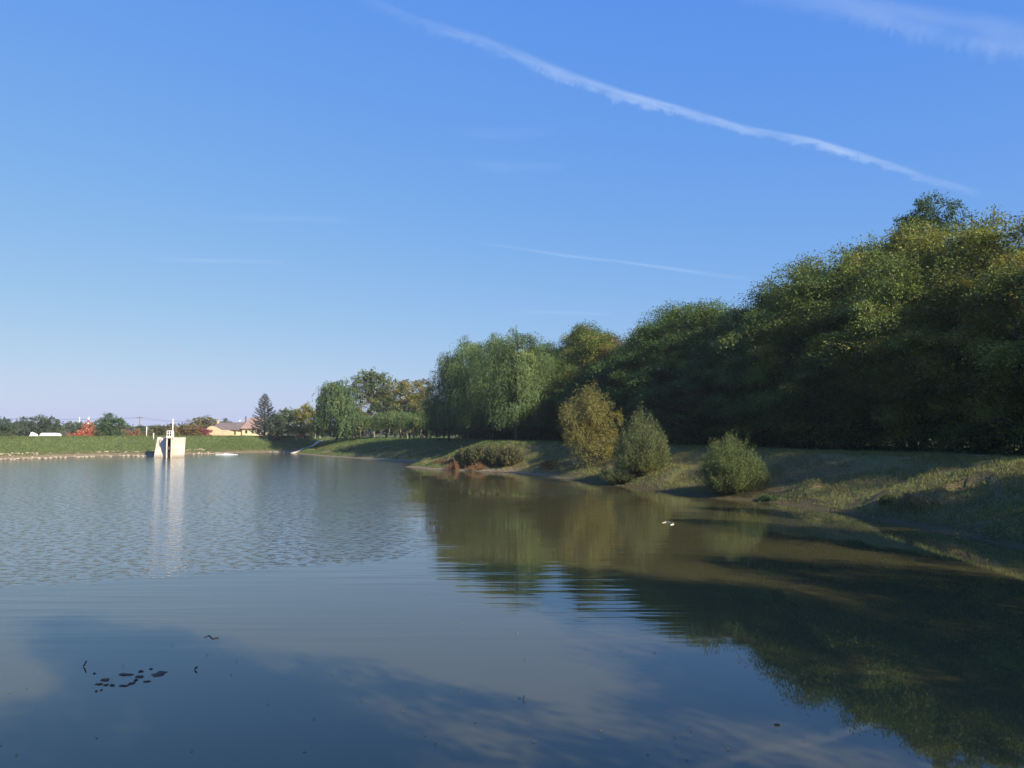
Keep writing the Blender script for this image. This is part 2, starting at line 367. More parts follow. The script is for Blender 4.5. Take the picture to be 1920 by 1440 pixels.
def skeleton(rs, H, C, r0, trunk_top=0.85, limbs=26, lean=0.03):
    m = MB(); T = []; n = 8
    x = y = 0.0; dx, dy = rs.randn(2) * lean
    for i in range(n + 1):
        T.append((x, y, H * trunk_top * i / n)); x += dx * H * trunk_top / n + rs.randn() * 0.012 * H; y += dy * H * trunk_top / n + rs.randn() * 0.012 * H
    T[0] = (T[0][0], T[0][1], -0.4)
    m.tube(T, [r0 * (1.25 if i == 0 else 1) * (1 - 0.85 * i / n) + 0.012 for i in range(n + 1)], 7)
    idx = rs.permutation(len(C))[:limbs]
    for j in idx:
        c = C[j]; zb = max(0.12 * H, c[2] - (0.35 + 0.5 * rs.rand()) * math.hypot(c[0], c[1]) - 0.3)
        k = min(n - 1, max(0, int(zb / (H * trunk_top) * n))); f = min(1, max(0, zb / (H * trunk_top) * n - k))
        b = [T[k][q] * (1 - f) + T[k + 1][q] * f for q in range(3)]
        e = c[:3]; mid = [(b[q] + e[q]) / 2 + rs.randn() * 0.12 for q in range(2)] + [(b[2] + e[2]) / 2 - 0.12 * (e[2] - b[2]) + rs.randn() * 0.1]
        rb = r0 * 0.42 * (1 - 0.7 * b[2] / H)
        m.tube([b, mid, e], [rb, rb * 0.55, 0.012], 4, cap=False)
    return m

def pads(rs, C, a, flat, per, L, Wd, droop=0.35):
    """leaf pads around clump centres: leaves lie outward, drooping at the tips"""
    P = []; D = []; N = []; T = []; LL = []
    for c in C:
        n = int(per * (0.7 + 0.6 * rs.rand())); sc = a * (0.65 + 0.7 * rs.rand())
        # a pad is a handful of twigs
        nt = max(4, n // 14); td = unit(rs.randn(nt, 3) * [1, 1, 0.55] + np.array([c[0], c[1], 0.3]) * 0.22)
        which = rs.randint(0, nt, n); u = rs.rand(n) ** 0.7
        tw = td[which]; p = c[:3] + tw * (sc * u)[:, None] * [1, 1, flat / 0.6]
        p = p + rs.randn(n, 3) * sc * 0.12; p[:, 2] -= droop * sc * u ** 2
        d = unit(tw + rs.randn(n, 3) * 0.55 + [0, 0, -droop])
        P.append(p); D.append(d); N.append(unit(rs.randn(n, 3) * 0.55 + [0, 0, 1.0] + tw * 0.3)); T.append(np.full(n, rs.rand())); LL.append(np.full(n, 1.0) * (0.75 + 0.5 * rs.rand(n)))
    LL = np.concatenate(LL)
    return np.concatenate(P), np.concatenate(D), np.concatenate(N), L * LL, Wd * LL, np.concatenate(T)
def strands(rs, C, n_per, slen, step, L, Wd, spread=0.6, zmin=1.9):
    """hanging strands of narrow leaves"""
    P = []; D = []; N = []; T = []
    for c in C:
        tint = rs.rand(); out = np.array([c[0], c[1], 0.0]); out /= np.linalg.norm(out) + 1e-6
        for k in range(n_per):
            ln = slen * (0.4 + 0.9 * rs.rand()); m = max(4, int(ln / step)); u = np.linspace(0, 1, m)
            st = c[:3] + rs.randn(3) * [spread, spread, spread * 0.6]; dr = out * (0.35 + 0.3 * rs.rand()) + rs.randn(3) * [0.25, 0.25, 0]
            p = st + dr * (np.minimum(u, 0.45) * ln)[:, None]; p[:, 2] += 0.22 * ln * np.sin(np.minimum(u * 3, 1.6)) - ln * 0.95 * u ** 1.5
            zc = zmin * (0.75 + 0.6 * rs.rand())
            if p[-1, 2] < zc: p = p[p[:, 2] > zc]
            m = len(p)
            if m < 2: continue
            P.append(p + rs.randn(m, 3) * 0.06); d = rs.randn(m, 3) * 0.45 + [0, 0, -1.0] + out * 0.2; D.append(unit(d)); N.append(unit(rs.randn(m, 3) * 0.6 + out + [0, 0, 0.4])); T.append(np.full(m, tint))
    P = np.concatenate(P); n = len(P); LL = 0.75 + 0.5 * rs.rand(n)
    return P, np.concatenate(D), np.concatenate(N), L * LL, Wd * LL, np.concatenate(T)

PROTO = {}
def make_proto(key, seed, H, R, z0, style, nclump, per, L, Wd, r0=0.16, prof=None, a=1.0, flat=0.5, bark_m=None, leaf_m=None, limbs=26, shell=0.45, lump=0.35, slen=2.2, **kw):
    rs = np.random.RandomState(seed)
    prof = prof or (lambda t: (1 - (2 * t - 0.85) ** 2 * 0.55) * (1 if t < 0.8 else 1 - (t - 0.8) * 2.2) ** 1.0)
    C = crown_clumps(rs, nclump, z0, H - a * 0.4, R, prof, shell, lump)
    sk = skeleton(rs, H, C, r0, limbs=limbs, **kw)
    if style == 'pads': g_ = pads(rs, C, a, flat, per, L, Wd)
    else: g_ = strands(rs, C, per, slen, 0.17, L, Wd, a)
    PROTO[key] = (H, R, sk.mesh('trunk', bark_m or M_BARK, True), leaf_mesh('crown', *g_, rs, leaf_m or M_LEAF))
def plant_tree(key, name, x, y, h, width=None, color=(0.05, 0.085, 0.022, 0.2), rz=0.0, label=None, cat='tree', group=None, sink=0.0):
    H, R, tm, cm = PROTO[key]
    r = empty(name, (x, y, gz(x, y) - sink), rz); s = h / H
    sx = (width / (2 * R)) if width else s
    for nm, me in (('trunk', tm), ('crown', cm)):
        c = obj(nm, me, r); c.color = (color[0] * 1.12, color[1] * 1.12, color[2] * 1.12, color[3])
        c.scale = (sx, sx, s)
    tag(r, label, cat, group); return r
def place_px(key, name, px, Y, top, wpx, color, label, cat='tree', group=None, rz=None):
    x, _, zt = at_y(px, top, Y); h = zt - gz(x, Y)
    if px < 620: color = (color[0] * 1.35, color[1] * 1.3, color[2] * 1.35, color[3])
    return plant_tree(key, name, x, Y, h, wpx / FPX * Y, color, rz if rz is not None else (px * 1.7) % 6.28, label, cat, group)

def p_loc(t): return min(1.0, 0.55 + 1.6 * t) * (1.0 if t < 0.5 else max(0.10, 1 - ((t - 0.5) / 0.5) ** 1.5 * 0.90))
def p_round(t): return max(0.15, math.sqrt(max(0.0, 1 - (2 * t - 0.9) ** 2 * 0.93)))
def p_wil(t): return min(1.0, 0.72 + 0.9 * t) * (1.0 if t < 0.5 else max(0.15, 1 - ((t - 0.5) / 0.5) ** 1.7 * 0.85))
def p_cone(t): return max(0.06, 1.0 - t) ** 0.8
for k in range(5):
    make_proto('wood%d' % k, 11 + k, 14.0, 3.6, 1.2, 'pads', 100, 500, 0.165, 0.085, r0=0.20, prof=p_loc, a=1.42, flat=0.34, limbs=60, bark_m=(M_BARKL if k in (1, 3) else M_BARK), shell=0.42, lump=0.55)
for k in range(2):
    make_proto('willow%d' % k, 31 + k, 14.0, 3.9, 2.2, 'strands', 190, 17, 0.25, 0.075, r0=0.20, prof=p_wil, a=0.42, slen=2.8, shell=0.55, lump=0.6, limbs=60)
make_proto('farwillow', 35, 14.0, 4.4, 1.6, 'strands', 170, 17, 0.42, 0.15, r0=0.22, prof=p_round, a=0.55, slen=2.4, shell=0.5, lump=0.5, limbs=40)
for k in range(4):
    make_proto('round%d' % k, 41 + k, 8.0, 3.2, 0.8, 'pads', 95, 80, 0.34, 0.20, r0=0.15, prof=p_round, a=1.05, flat=0.6, limbs=24, shell=0.55)
for k in range(3):
    make_proto('grove%d' % k, 51 + k, 5.4, 1.7, 2.5, 'strands', 42, 14, 0.24, 0.09, r0=0.13, prof=p_round, a=0.38, slen=1.2, bark_m=M_BARKL, limbs=18)
make_proto('poplar0', 61, 16.0, 4.2, 7.6, 'pads', 105, 110, 0.36, 0.22, r0=0.30, prof=p_round, a=1.1, flat=1.2, bark_m=M_BARKW, limbs=30, shell=0.6, lump=0.5, lean=0.0)
make_proto('autumn0', 62, 13.0, 4.0, 2.0, 'pads', 120, 100, 0.32, 0.20, r0=0.2, prof=p_round, a=1.2, flat=0.5, limbs=34, shell=0.55, lump=0.45)
make_proto('cone0', 63, 8.0, 2.2, 0.5, 'pads', 80, 80, 0.32, 0.18, r0=0.13, prof=p_cone, a=0.8, flat=0.7)

make_proto('dome0', 64, 22.0, 3.4, 8.0, 'pads', 240, 200, 0.19, 0.11, r0=0.25, prof=lambda t: 1.0 if t < 0.7 else math.sqrt(max(0.03, 1 - ((t - 0.7) / 0.3) ** 2)), a=1.0, flat=0.6, limbs=40, shell=0.5, lump=0.15)
# ------------------------------------------------------------------ the wood on the right bank
SKY_X = [840, 900, 1000, 1040, 1060, 1090, 1140, 1190, 1220, 1260, 1300, 1350, 1400, 1440, 1480, 1530, 1600, 1650, 1700, 1760, 1800, 1850, 1900, 2000]
SKY_Y = [700, 680, 650, 640, 618, 606, 612, 600, 585, 556, 562, 566, 548, 510, 486, 466, 448, 428, 408, 395, 392, 380, 368, 345]
edge = np.array([(30.8, 44.0), (29.9, 46.7), (26.5, 53.8), (22.0, 61.8), (16.8, 72.0), (11.4, 86.0), (6.3, 97.0), (3.0, 108.0), (-2.0, 126.0), (-10.0, 150.0)])
def along(edge, step):
    out = []; d = 0.0
    seg = np.linalg.norm(np.diff(edge, axis=0), axis=1); L = seg.sum(); u = 0.0
    while u < L:
        k = 0; v = u
        while v > seg[k]: v -= seg[k]; k += 1
        f = v / seg[k]; p = edge[k] * (1 - f) + edge[k + 1] * f; dr = (edge[k + 1] - edge[k]) / seg[k]
        out.append((p, np.array([dr[1], -dr[0]]))); u += step
    return out
ORD = ['first', 'second', 'third', 'fourth', 'fifth', 'sixth', 'seventh', 'eighth', 'ninth', 'tenth', 'eleventh', 'twelfth', 'thirteenth', 'fourteenth', 'fifteenth', 'sixteenth', 'seventeenth', 'eighteenth', 'nineteenth', 'twentieth', 'twenty-first', 'twenty-second', 'twenty-third', 'twenty-fourth', 'twenty-fifth', 'twenty-sixth', 'twenty-seventh', 'twenty-eighth', 'twenty-ninth', 'thirtieth']
def wood_color(px, row, rng):
    # olive and yellow to the right, deep green towards the middle, russet around 1170
    k = min(1, max(0, (px - 1300) / 500))
    g0 = np.array([0.080, 0.130, 0.036]); y0 = np.array([0.185, 0.205, 0.045])
    c = g0 * (1 - k * 0.75) + y0 * k * 0.75; au = 0.05 + 0.15 * k + (0.10 if px > 1780 else 0)
    nm = 'olive green' if k > 0.35 else 'deep green'
    if row > 0 and 1135 < px < 1215: c = np.array([0.17, 0.10, 0.045]); au = 0.6; nm = 'russet brown'
    if 1060 < px <= 1135: c = np.array([0.085, 0.125, 0.030]); au = 0.2; nm = 'fresh green'
    c = c * (0.75 + 0.5 * rng.random())
    return (*c, au), nm
rng = random.Random(5)
rows = [(2.4, 4.3, 0.80, 'front'), (6.3, 4.8, 1.0, 'second'), (11.0, 5.6, 0.99, 'third')]
for r, (off, step, fac, rname) in enumerate(rows):
    cnt = -1
    for i, (p, nrm) in enumerate(along(edge, step)):
        q_ = p + nrm * (off + rng.uniform(-0.6, 0.6)); x, y = float(q_[0]), float(q_[1])
        px = px_of(x, y); ysk = float(np.interp(px, SKY_X, SKY_Y)) + rng.choice((-14, -5, 2, 12, 30))
        zt = at_y(px, ysk, y)[2]; h = (zt - gz(x, y)) * (fac + (rng.uniform(-0.12, 0.10) if r == 0 else 0))
        if r == 2 and px > 1930: continue
        cnt += 1 if px < 1930 else 0
        col, nm = wood_color(px, r, rng)
        plant_tree('wood%d' % ((i * 2 + r) % 5), 'forest_tree', x, y, h, 8.2 + rng.uniform(-0.8, 1.0) + r * 0.5, col, rng.uniform(0, 6.28),
                   ('%s tree, %s from the right in the %s row of the wood' % (nm, ORD[cnt], rname)) if px < 1930 else 'leafy broadleaf tree just outside the right edge of the photo', 'tree', 'trees of the wood along the right bank')
# the one round dark crown standing above the skyline
x, y, zt = at_y(1750, 357, 72.0)
plant_tree('dome0', 'forest_tree', x, y, zt - gz(x, y), 6.8, (0.055, 0.095, 0.034, 0.05), 1.0, 'round dark green tree crown rising above the skyline of the wood', 'tree', 'trees of the wood along the right bank')
# trees beside and behind the camera: their shadows lie on the bank and on the pond
off_trees = [(34.5, 37.5, 14, 8), (41, 33, 15, 8), (47, 24, 15, 8), (33, 10, 15, 8), (37, 17, 14.0, 8), (28.5, 4.0, 13.5, 8), (32.8, 33.8, 12.5, 4.6), (30.2, 23.6, 13.0, 4.4), (27.0, 18.0, 12, 5.0),
             (24.3, -1.0, 15.5, 8), (20.6, 2.8, 13.5, 7.5), (17.6, -1.6, 9.5, 6), (10.3, -2.3, 13.6, 4.8), (15.0, -7.5, 14.5, 5.0), (10.0, -6.0, 10.5, 6), (40, 8, 16, 8)]
for i, (x, y, h, wd) in enumerate(off_trees):
    plant_tree('wood%d' % (i % 5), 'bank_tree', x, y, h, wd, (0.055, 0.09, 0.025, 0.2), i * 1.3,
               'leafy broadleaf tree on the near bank, outside the edge of the photo', 'tree', 'trees on the near bank beside the viewer')

# ------------------------------------------------------------------ willow group
WG = (0.092, 0.140, 0.048, 0.06)
for px, Y, top, wpx, key, lab in [
    (842, 122, 660, 80, 0, 'dark weeping willow at the left end of the tall willow clump'),
    (880, 121, 632, 100, 1, 'tall willow just left of the middle of the clump, its top a blunt peak'),
    (924, 111, 626, 104, 0, 'broad willow in the middle of the clump behind the low thicket'),
    (968, 98, 616, 118, 1, 'tallest bright weeping willow with strands reaching nearly to the grass'),
    (1012, 102, 650, 84, 0, 'willow at the right end of the clump, its strands against the dark wood')]:
    place_px('willow%d' % key, 'willow_tree', px, Y, top, wpx, WG, lab, 'tree', 'willows standing in a clump above the bank')

# ------------------------------------------------------------------ small trees in the grove, and the trees behind them
GV = (0.085, 0.135, 0.045, 0.12)
gr = [(650, 158, 772), (664, 163, 776), (676, 156, 774), (689, 165, 778), (702, 157, 776), (716, 150, 773), (729, 158, 771), (741, 149, 766), (752, 160, 772), (764, 147, 772), (776, 155, 775), (788, 146, 769), (800, 150, 773)]
for i, (px, Y, top) in enumerate(gr):
    place_px('grove%d' % (i % 3), 'young_tree', px, Y, top, 34, GV, 'small pale-trunked tree, %s from the left in the grove on the bank' % ORD[i], 'tree', 'small pale-trunked trees of the grove')
for px, Y, top, wpx, key, col, lab in [
    (630, 158, 713, 80, 'farwillow', (0.085, 0.135, 0.048, 0.06), 'large bushy green willow at the left end of the grove'),
    (698, 195, 692, 82, 'poplar0', (0.125, 0.160, 0.065, 0.15), 'tall poplar with a bare white trunk rising above the grove'),
    (752, 200, 704, 84, 'autumn0', (0.10, 0.120, 0.035, 0.62), 'broad tree with yellow autumn patches behind the grove'),
    (792, 205, 703, 66, 'autumn0', (0.12, 0.115, 0.050, 0.35), 'pale brownish tree between the yellow tree and the willows'),
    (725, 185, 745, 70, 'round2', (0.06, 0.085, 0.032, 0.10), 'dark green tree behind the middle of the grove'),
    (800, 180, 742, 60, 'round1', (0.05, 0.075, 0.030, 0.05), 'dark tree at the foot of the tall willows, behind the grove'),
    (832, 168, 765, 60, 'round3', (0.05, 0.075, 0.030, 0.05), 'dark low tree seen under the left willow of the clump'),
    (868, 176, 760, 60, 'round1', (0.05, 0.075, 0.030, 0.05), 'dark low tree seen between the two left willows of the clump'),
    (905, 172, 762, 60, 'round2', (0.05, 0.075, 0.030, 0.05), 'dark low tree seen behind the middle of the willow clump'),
    (768, 176, 752, 60, 'round3', (0.055, 0.08, 0.030, 0.25), 'low dark tree behind the right half of the grove'),
    (672, 190, 758, 40, 'round1', (0.08, 0.09, 0.030, 0.55), 'small tree with an orange-yellow top between the big willow and the poplar'),
    (573, 172, 752, 42, 'round0', (0.15, 0.165, 0.045, 0.35), 'yellow-green tree left of the large bushy willow'),
    (598, 178, 760, 36, 'round2', (0.05, 0.075, 0.035, 0.05), 'narrow dark tree squeezed beside the yellow-green one'),
    (540, 176, 762, 56, 'round3', (0.085, 0.120, 0.045, 0.1), 'mid green bushy tree right of the spruce'),
    (512, 172, 769, 36, 'round1', (0.050, 0.070, 0.045, 0.0), 'dark grey-green bush at the foot of the spruce'),
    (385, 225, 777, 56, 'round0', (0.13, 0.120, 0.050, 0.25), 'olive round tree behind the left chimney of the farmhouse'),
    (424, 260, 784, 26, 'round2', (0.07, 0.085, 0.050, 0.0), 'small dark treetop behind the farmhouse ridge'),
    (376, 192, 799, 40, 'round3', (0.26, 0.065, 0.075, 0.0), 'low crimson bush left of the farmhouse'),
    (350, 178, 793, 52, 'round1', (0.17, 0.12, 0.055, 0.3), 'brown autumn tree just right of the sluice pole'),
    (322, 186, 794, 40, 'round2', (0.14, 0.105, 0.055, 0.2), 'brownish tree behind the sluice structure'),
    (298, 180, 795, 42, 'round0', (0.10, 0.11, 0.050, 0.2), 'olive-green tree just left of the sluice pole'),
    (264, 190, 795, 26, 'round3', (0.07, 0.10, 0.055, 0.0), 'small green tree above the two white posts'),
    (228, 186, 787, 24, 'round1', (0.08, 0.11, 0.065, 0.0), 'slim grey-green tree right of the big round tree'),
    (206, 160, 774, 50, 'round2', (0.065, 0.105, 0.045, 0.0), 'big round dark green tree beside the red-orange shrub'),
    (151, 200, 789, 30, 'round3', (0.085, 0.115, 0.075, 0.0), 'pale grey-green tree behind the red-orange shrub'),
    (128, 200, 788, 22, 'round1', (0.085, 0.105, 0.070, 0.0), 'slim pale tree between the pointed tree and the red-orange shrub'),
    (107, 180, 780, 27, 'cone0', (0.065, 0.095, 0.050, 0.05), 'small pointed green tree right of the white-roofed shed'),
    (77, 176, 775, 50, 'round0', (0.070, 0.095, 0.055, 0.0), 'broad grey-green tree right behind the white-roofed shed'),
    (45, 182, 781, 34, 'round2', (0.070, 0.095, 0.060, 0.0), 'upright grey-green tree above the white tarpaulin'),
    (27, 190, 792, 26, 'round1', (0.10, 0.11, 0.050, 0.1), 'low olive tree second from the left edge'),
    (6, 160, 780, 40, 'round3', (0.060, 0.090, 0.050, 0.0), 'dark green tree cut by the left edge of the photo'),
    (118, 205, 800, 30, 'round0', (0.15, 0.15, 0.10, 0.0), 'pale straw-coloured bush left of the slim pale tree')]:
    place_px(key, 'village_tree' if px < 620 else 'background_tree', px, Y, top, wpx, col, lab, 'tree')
M_RED = leaf_material('leaf_red', (0.55, 0.22, 0.13))
def p_low(t): return max(0.1, 1 - t) ** 0.75
make_proto('redbush', 71, 3.4, 2.8, 0.2, 'pads', 60, 80, 0.26, 0.16, r0=0.08, prof=p_low, a=0.75, flat=0.7, leaf_m=M_RED)
place_px('redbush', 'red_shrub', 168, 168, 789, 62, (0.52, 0.20, 0.12, 0.6), 'tall red-orange sumac-like shrub left of the round green tree', 'shrub')
place_px('redbush', 'red_shrub', 145, 164, 806, 46, (0.48, 0.15, 0.08, 0.5), 'low red-orange shrub, the left shoulder of the red patch', 'shrub')
place_px('redbush', 'red_shrub', 184, 163, 808, 28, (0.45, 0.10, 0.07, 0.5), 'low red shrub at the foot of the round green tree', 'shrub')
for i, (px, top, c) in enumerate([(18, 806, (0.16, 0.10, 0.06)), (236, 803, (0.20, 0.11, 0.06)), (252, 801, (0.20, 0.12, 0.065)), (278, 803, (0.13, 0.12, 0.05)), (120, 806, (0.12, 0.12, 0.09))]):
    place_px('redbush', 'hedge_shrub', px, 172 + i, top, 34, (*c, 0.0), ['rusty low shrub near the left edge', 'russet low shrub right of the round green tree', 'russet low shrub left of the two white posts', 'olive low shrub behind the two white posts', 'grey low shrub left of the red patch'][i], 'shrub')

# bare-looking blue spruce beside the farmhouse
t = NT('spruce_needles'); q = t.node('ShaderNodeBsdfPrincipled', {'Base Color': (0.060, 0.070, 0.062, 1), 'Roughness': 0.8}); t.l.new(q.outputs[0], t.out.inputs[0]); M_SPR = t.m
rs = np.random.RandomState(81)
sx, sy, szt = at_y(497, 737, 184); sg = gz(sx, sy); Hs = szt - sg
sp = empty('spruce_tree', (sx, sy, sg)); tag(sp, 'tall sparse dark spruce with upswept branches beside the farmhouse', 'tree')
tr = MB(); tr.tube([(0, 0, -0.3), (0, 0, Hs * 0.5), (0, 0, Hs)], [0.26, 0.16, 0.02], 7)
PP = []; DD = []
for k in range(120):
    u = (k + 0.5) / 120; z = Hs * (0.10 + 0.89 * u); ln = (1 - u) ** 0.75 * 3.7 * rs.uniform(0.72, 1.08) + 0.15; a = k * 2.399 + rs.rand() * 0.5
    pts = [(0, 0, z)] + [(math.cos(a) * ln * v, math.sin(a) * ln * v, z - 0.25 * ln * v * (1 - v) * 1.2 + 0.26 * ln * v * v) for v in (0.35, 0.7, 1.0)]
    tr.tube(pts, [0.05, 0.035, 0.022, 0.01], 4, cap=False)
    n = int(ln * 26)
    for j in range(n):
        v = rs.uniform(0.25, 1.0); x = math.cos(a) * ln * v; y = math.sin(a) * ln * v; zz = z - 0.3 * ln * v * (1 - v) + 0.26 * ln * v * v
        PP.append((x, y, zz)); DD.append((math.cos(a) * 0.6 + rs.randn() * 0.4, math.sin(a) * 0.6 + rs.randn() * 0.4, rs.uniform(-0.7, 0.15)))
tr.build('trunk', M_SPR, sp)
PP = np.array(PP); DD = np.array(DD); obj('crown', leaf_mesh('crown', PP, DD, rs.randn(len(PP), 3) + [0, 0, 1], 0.42, 0.11, np.zeros(len(PP)), rs, M_SPR), sp)

def ground_hit(px, py):
    d = np.array(ray(px, py)); tt = np.linspace(15, 260, 5000); P = d[None] * tt[:, None] + [0, 0, EYE]
    k = np.argmax(P[:, 2] < np.maximum(ground_z(P[:, :2]), 0.0)); return float(P[k, 0]), float(P[k, 1])
# ------------------------------------------------------------------ bushes on the bank, built from stems
def stem_bush(name, x, y, H, R, nst, perst, L, Wd, color, label, seed, spread=1.0, curve=0.5, base_r=0.35, mat=None, cat='bush', group=None, squash=1.0, lo=0.22, lean=(0, 0)):
    rs = np.random.RandomState(seed); root = empty(name, (x, y, gz(x, y))); m = MB(); P = []; D = []; T = []
    nl = 28; la = rs.rand(nl) * 6.283; lu = rs.rand(nl) ** 0.5; lh = rs.uniform(0.80, 1.03, nl)
    for k in range(nst):
        j = rs.randint(nl); a = la[j] + rs.randn() * 0.24 / (0.3 + lu[j]); u = min(1.05, abs(lu[j] + rs.randn() * 0.12)); hh = H * (1 - 0.62 * u ** 2.2) * lh[j] * rs.uniform(0.60, 1.10) * (1.18 if rs.rand() < 0.05 else 1.0); rr = R * u * spread
        b = np.array([math.cos(a) * base_r * u * R, math.sin(a) * base_r * u * R * squash, -0.1])
        e = np.array([math.cos(a) * rr + lean[0] * hh, math.sin(a) * rr * squash + lean[1] * hh, hh])
        mid = b + (e - b) * [0.5 + curve * 0.3, 0.5 + curve * 0.3, 0.5 - curve * 0.12]
        if k % 2 == 0: m.tube([b, mid, e], [0.018 + 0.004 * H, 0.012, 0.004], 3, cap=False)
        n = perst; v = lo + (1 - lo) * rs.rand(n)
        q1 = b + (mid - b) * v[:, None]; q2 = mid + (e - mid) * v[:, None]; p = q1 + (q2 - q1) * v[:, None]
        p += rs.randn(n, 3) * (0.035 + 0.05 * (1 - v))[:, None] * max(1.0, H * 0.5)
        d = unit((e - mid)[None] * 0.9 / max(1e-3, np.linalg.norm(e - mid)) + rs.randn(n, 3) * 0.55)
        P.append(p); D.append(d); T.append(np.full(n, 0.6 * lh[j] - 0.3 + 0.7 * (1 - v)))
    P = np.concatenate(P); D = np.concatenate(D); T = np.concatenate(T)
    m.build('stems', M_BARK, root)
    c = obj('foliage', leaf_mesh('foliage', P, D, rs.randn(len(P), 3) + [-0.2, -0.6, 0.5], L * (0.7 + 0.6 * rs.rand(len(P))), Wd * (0.7 + 0.6 * rs.rand(len(P))), T, rs, mat or M_LEAF), root)
    c.color = color; tag(root, label, cat, group); return root
def bush_px(name, px, base, top, wpx, z, **kw):
    x, y = ground_hit(px, base); zt = at_y(px, top, y)[2]; H = zt - gz(x, y)
    return stem_bush(name, x, y, H, wpx / 2 / FPX * y * 1.18, **kw)
bush_px('willow_bush', 1372, 922, 812, 112, 0.75, nst=620, perst=85, L=0.11, Wd=0.030, color=(0.150, 0.185, 0.062, 0.12), label='round spiky green willow bush near the water on the right bank', seed=91)
bush_px('willow_bush', 1205, 886, 762, 92, 1.1, nst=480, perst=110, L=0.12, Wd=0.04, color=(0.165, 0.190, 0.072, 0.28), label='upright grey-green willow bush with yellow lower leaves, right of the ochre bush', seed=292, spread=0.95)
bush_px('willow_bush', 1165, 903, 868, 70, 0.35, nst=160, perst=40, L=0.14, Wd=0.045, color=(0.11, 0.13, 0.055, 0.1), label='low grey-green sprouts at the waterline below the upright willow bush', seed=93, lean=(-0.3, -0.1))
# the ochre bush has a tree-like crown
make_proto('ochre', 95, 6.5, 2.7, 0.9, 'pads', 150, 260, 0.11, 0.06, r0=0.09, prof=p_round, a=0.75, flat=1.0, limbs=50, shell=0.6, lump=0.5)
x, y = ground_hit(1108, 876); zt = at_y(1112, 726, y)[2]
plant_tree('ochre', 'ochre_bush', x, y, zt - gz(x, y), 4.8, (0.200, 0.185, 0.060, 0.25), 0.4, 'tall ochre-yellow bush leaning left of the upright willow bush', 'bush')
# low thicket on the spit
th = [(872, 868, 838, 50), (893, 869, 833, 46), (915, 870, 833, 48), (938, 870, 835, 46), (958, 869, 838, 40)]
for i, (px, b, tp, wp) in enumerate(th):
    bush_px('thicket_bush', px, b, tp, wp, 1.0, nst=150, perst=60, L=0.20, Wd=0.075, color=(0.125, 0.125, 0.055, 0.22), seed=100 + i, spread=1.0, base_r=0.7,
            label='brownish-green dogwood bush in the low thicket on the spit, %s from the left' % ORD[i], group='bushes of the low thicket on the spit', lo=0.1)
for i, (px, b, tp, wp, c, lab) in enumerate([
    (862, 879, 865, 46, (0.26, 0.14, 0.07, 0.2), 'rust-orange dead weeds at the left foot of the thicket'),
    (898, 880, 868, 36, (0.30, 0.17, 0.08, 0.2), 'pale orange weeds on the spit below the thicket'),
    (830, 868, 858, 40, (0.22, 0.15, 0.09, 0.1), 'dull brown weeds left of the thicket'),
    (1040, 878, 856, 50, (0.10, 0.07, 0.035, 0.3), 'dark brown shrub between the thicket and the ochre bush'),
    (1718, 951, 921, 62, (0.22, 0.19, 0.09, 0.2), 'pale straw-coloured weed clump on the near right bank'),
    (1668, 945, 928, 26, (0.10, 0.12, 0.05, 0.1), 'small green weed clump left of the pale one on the near right bank'),
    (1440, 938, 928, 30, (0.07, 0.12, 0.04, 0.0), 'small green waterside weed right of the round willow bush')]):
    bush_px('weed_clump', px, b, tp, wp, 0.5 if b > 930 else 0.6, nst=110, perst=26, L=0.11, Wd=0.04, color=c, seed=120 + i, base_r=0.8, label=lab, cat='weeds', mat=M_LEAFO if i < 1 else M_LEAF, lo=0.05)

# dense undergrowth closing the foot of the wood
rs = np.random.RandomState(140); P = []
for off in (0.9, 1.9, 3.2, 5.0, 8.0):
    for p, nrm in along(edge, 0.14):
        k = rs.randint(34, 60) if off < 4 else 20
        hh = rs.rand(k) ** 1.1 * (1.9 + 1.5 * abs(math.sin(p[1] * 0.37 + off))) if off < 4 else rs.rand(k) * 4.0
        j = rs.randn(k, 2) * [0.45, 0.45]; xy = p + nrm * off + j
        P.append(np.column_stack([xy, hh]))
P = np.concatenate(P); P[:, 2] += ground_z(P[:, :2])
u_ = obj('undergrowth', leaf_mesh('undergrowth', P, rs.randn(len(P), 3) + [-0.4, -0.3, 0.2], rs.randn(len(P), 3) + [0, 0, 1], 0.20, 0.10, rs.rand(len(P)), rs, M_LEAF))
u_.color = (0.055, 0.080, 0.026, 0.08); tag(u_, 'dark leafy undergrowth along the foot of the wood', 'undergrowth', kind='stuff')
# distant wood line behind the village
rs = np.random.RandomState(141); P = []
for k in range(420):
    X0 = -420 + 700 * rs.rand(); Y0 = 420 + rs.rand() * 60; hh = 5.0 + 3.5 * vnoise(np.array([[X0, 0.0]]), 0.03, 4)[0] * 2 + rs.rand() * 1.2
    n = 90; P.append(np.column_stack([X0 + rs.randn(n) * 3.0, Y0 + rs.randn(n) * 2.0, 2.0 + hh * rs.rand(n) ** 0.8]))
P = np.concatenate(P)
u_ = obj('far_woods', leaf_mesh('far_woods', P, rs.randn(len(P), 3), rs.randn(len(P), 3) + [0, -1, 0.3], 1.5, 1.1, rs.rand(len(P)), rs, M_LEAF))
u_.color = (0.075, 0.095, 0.055, 0.15); tag(u_, 'distant line of trees on the horizon', 'trees', kind='stuff')

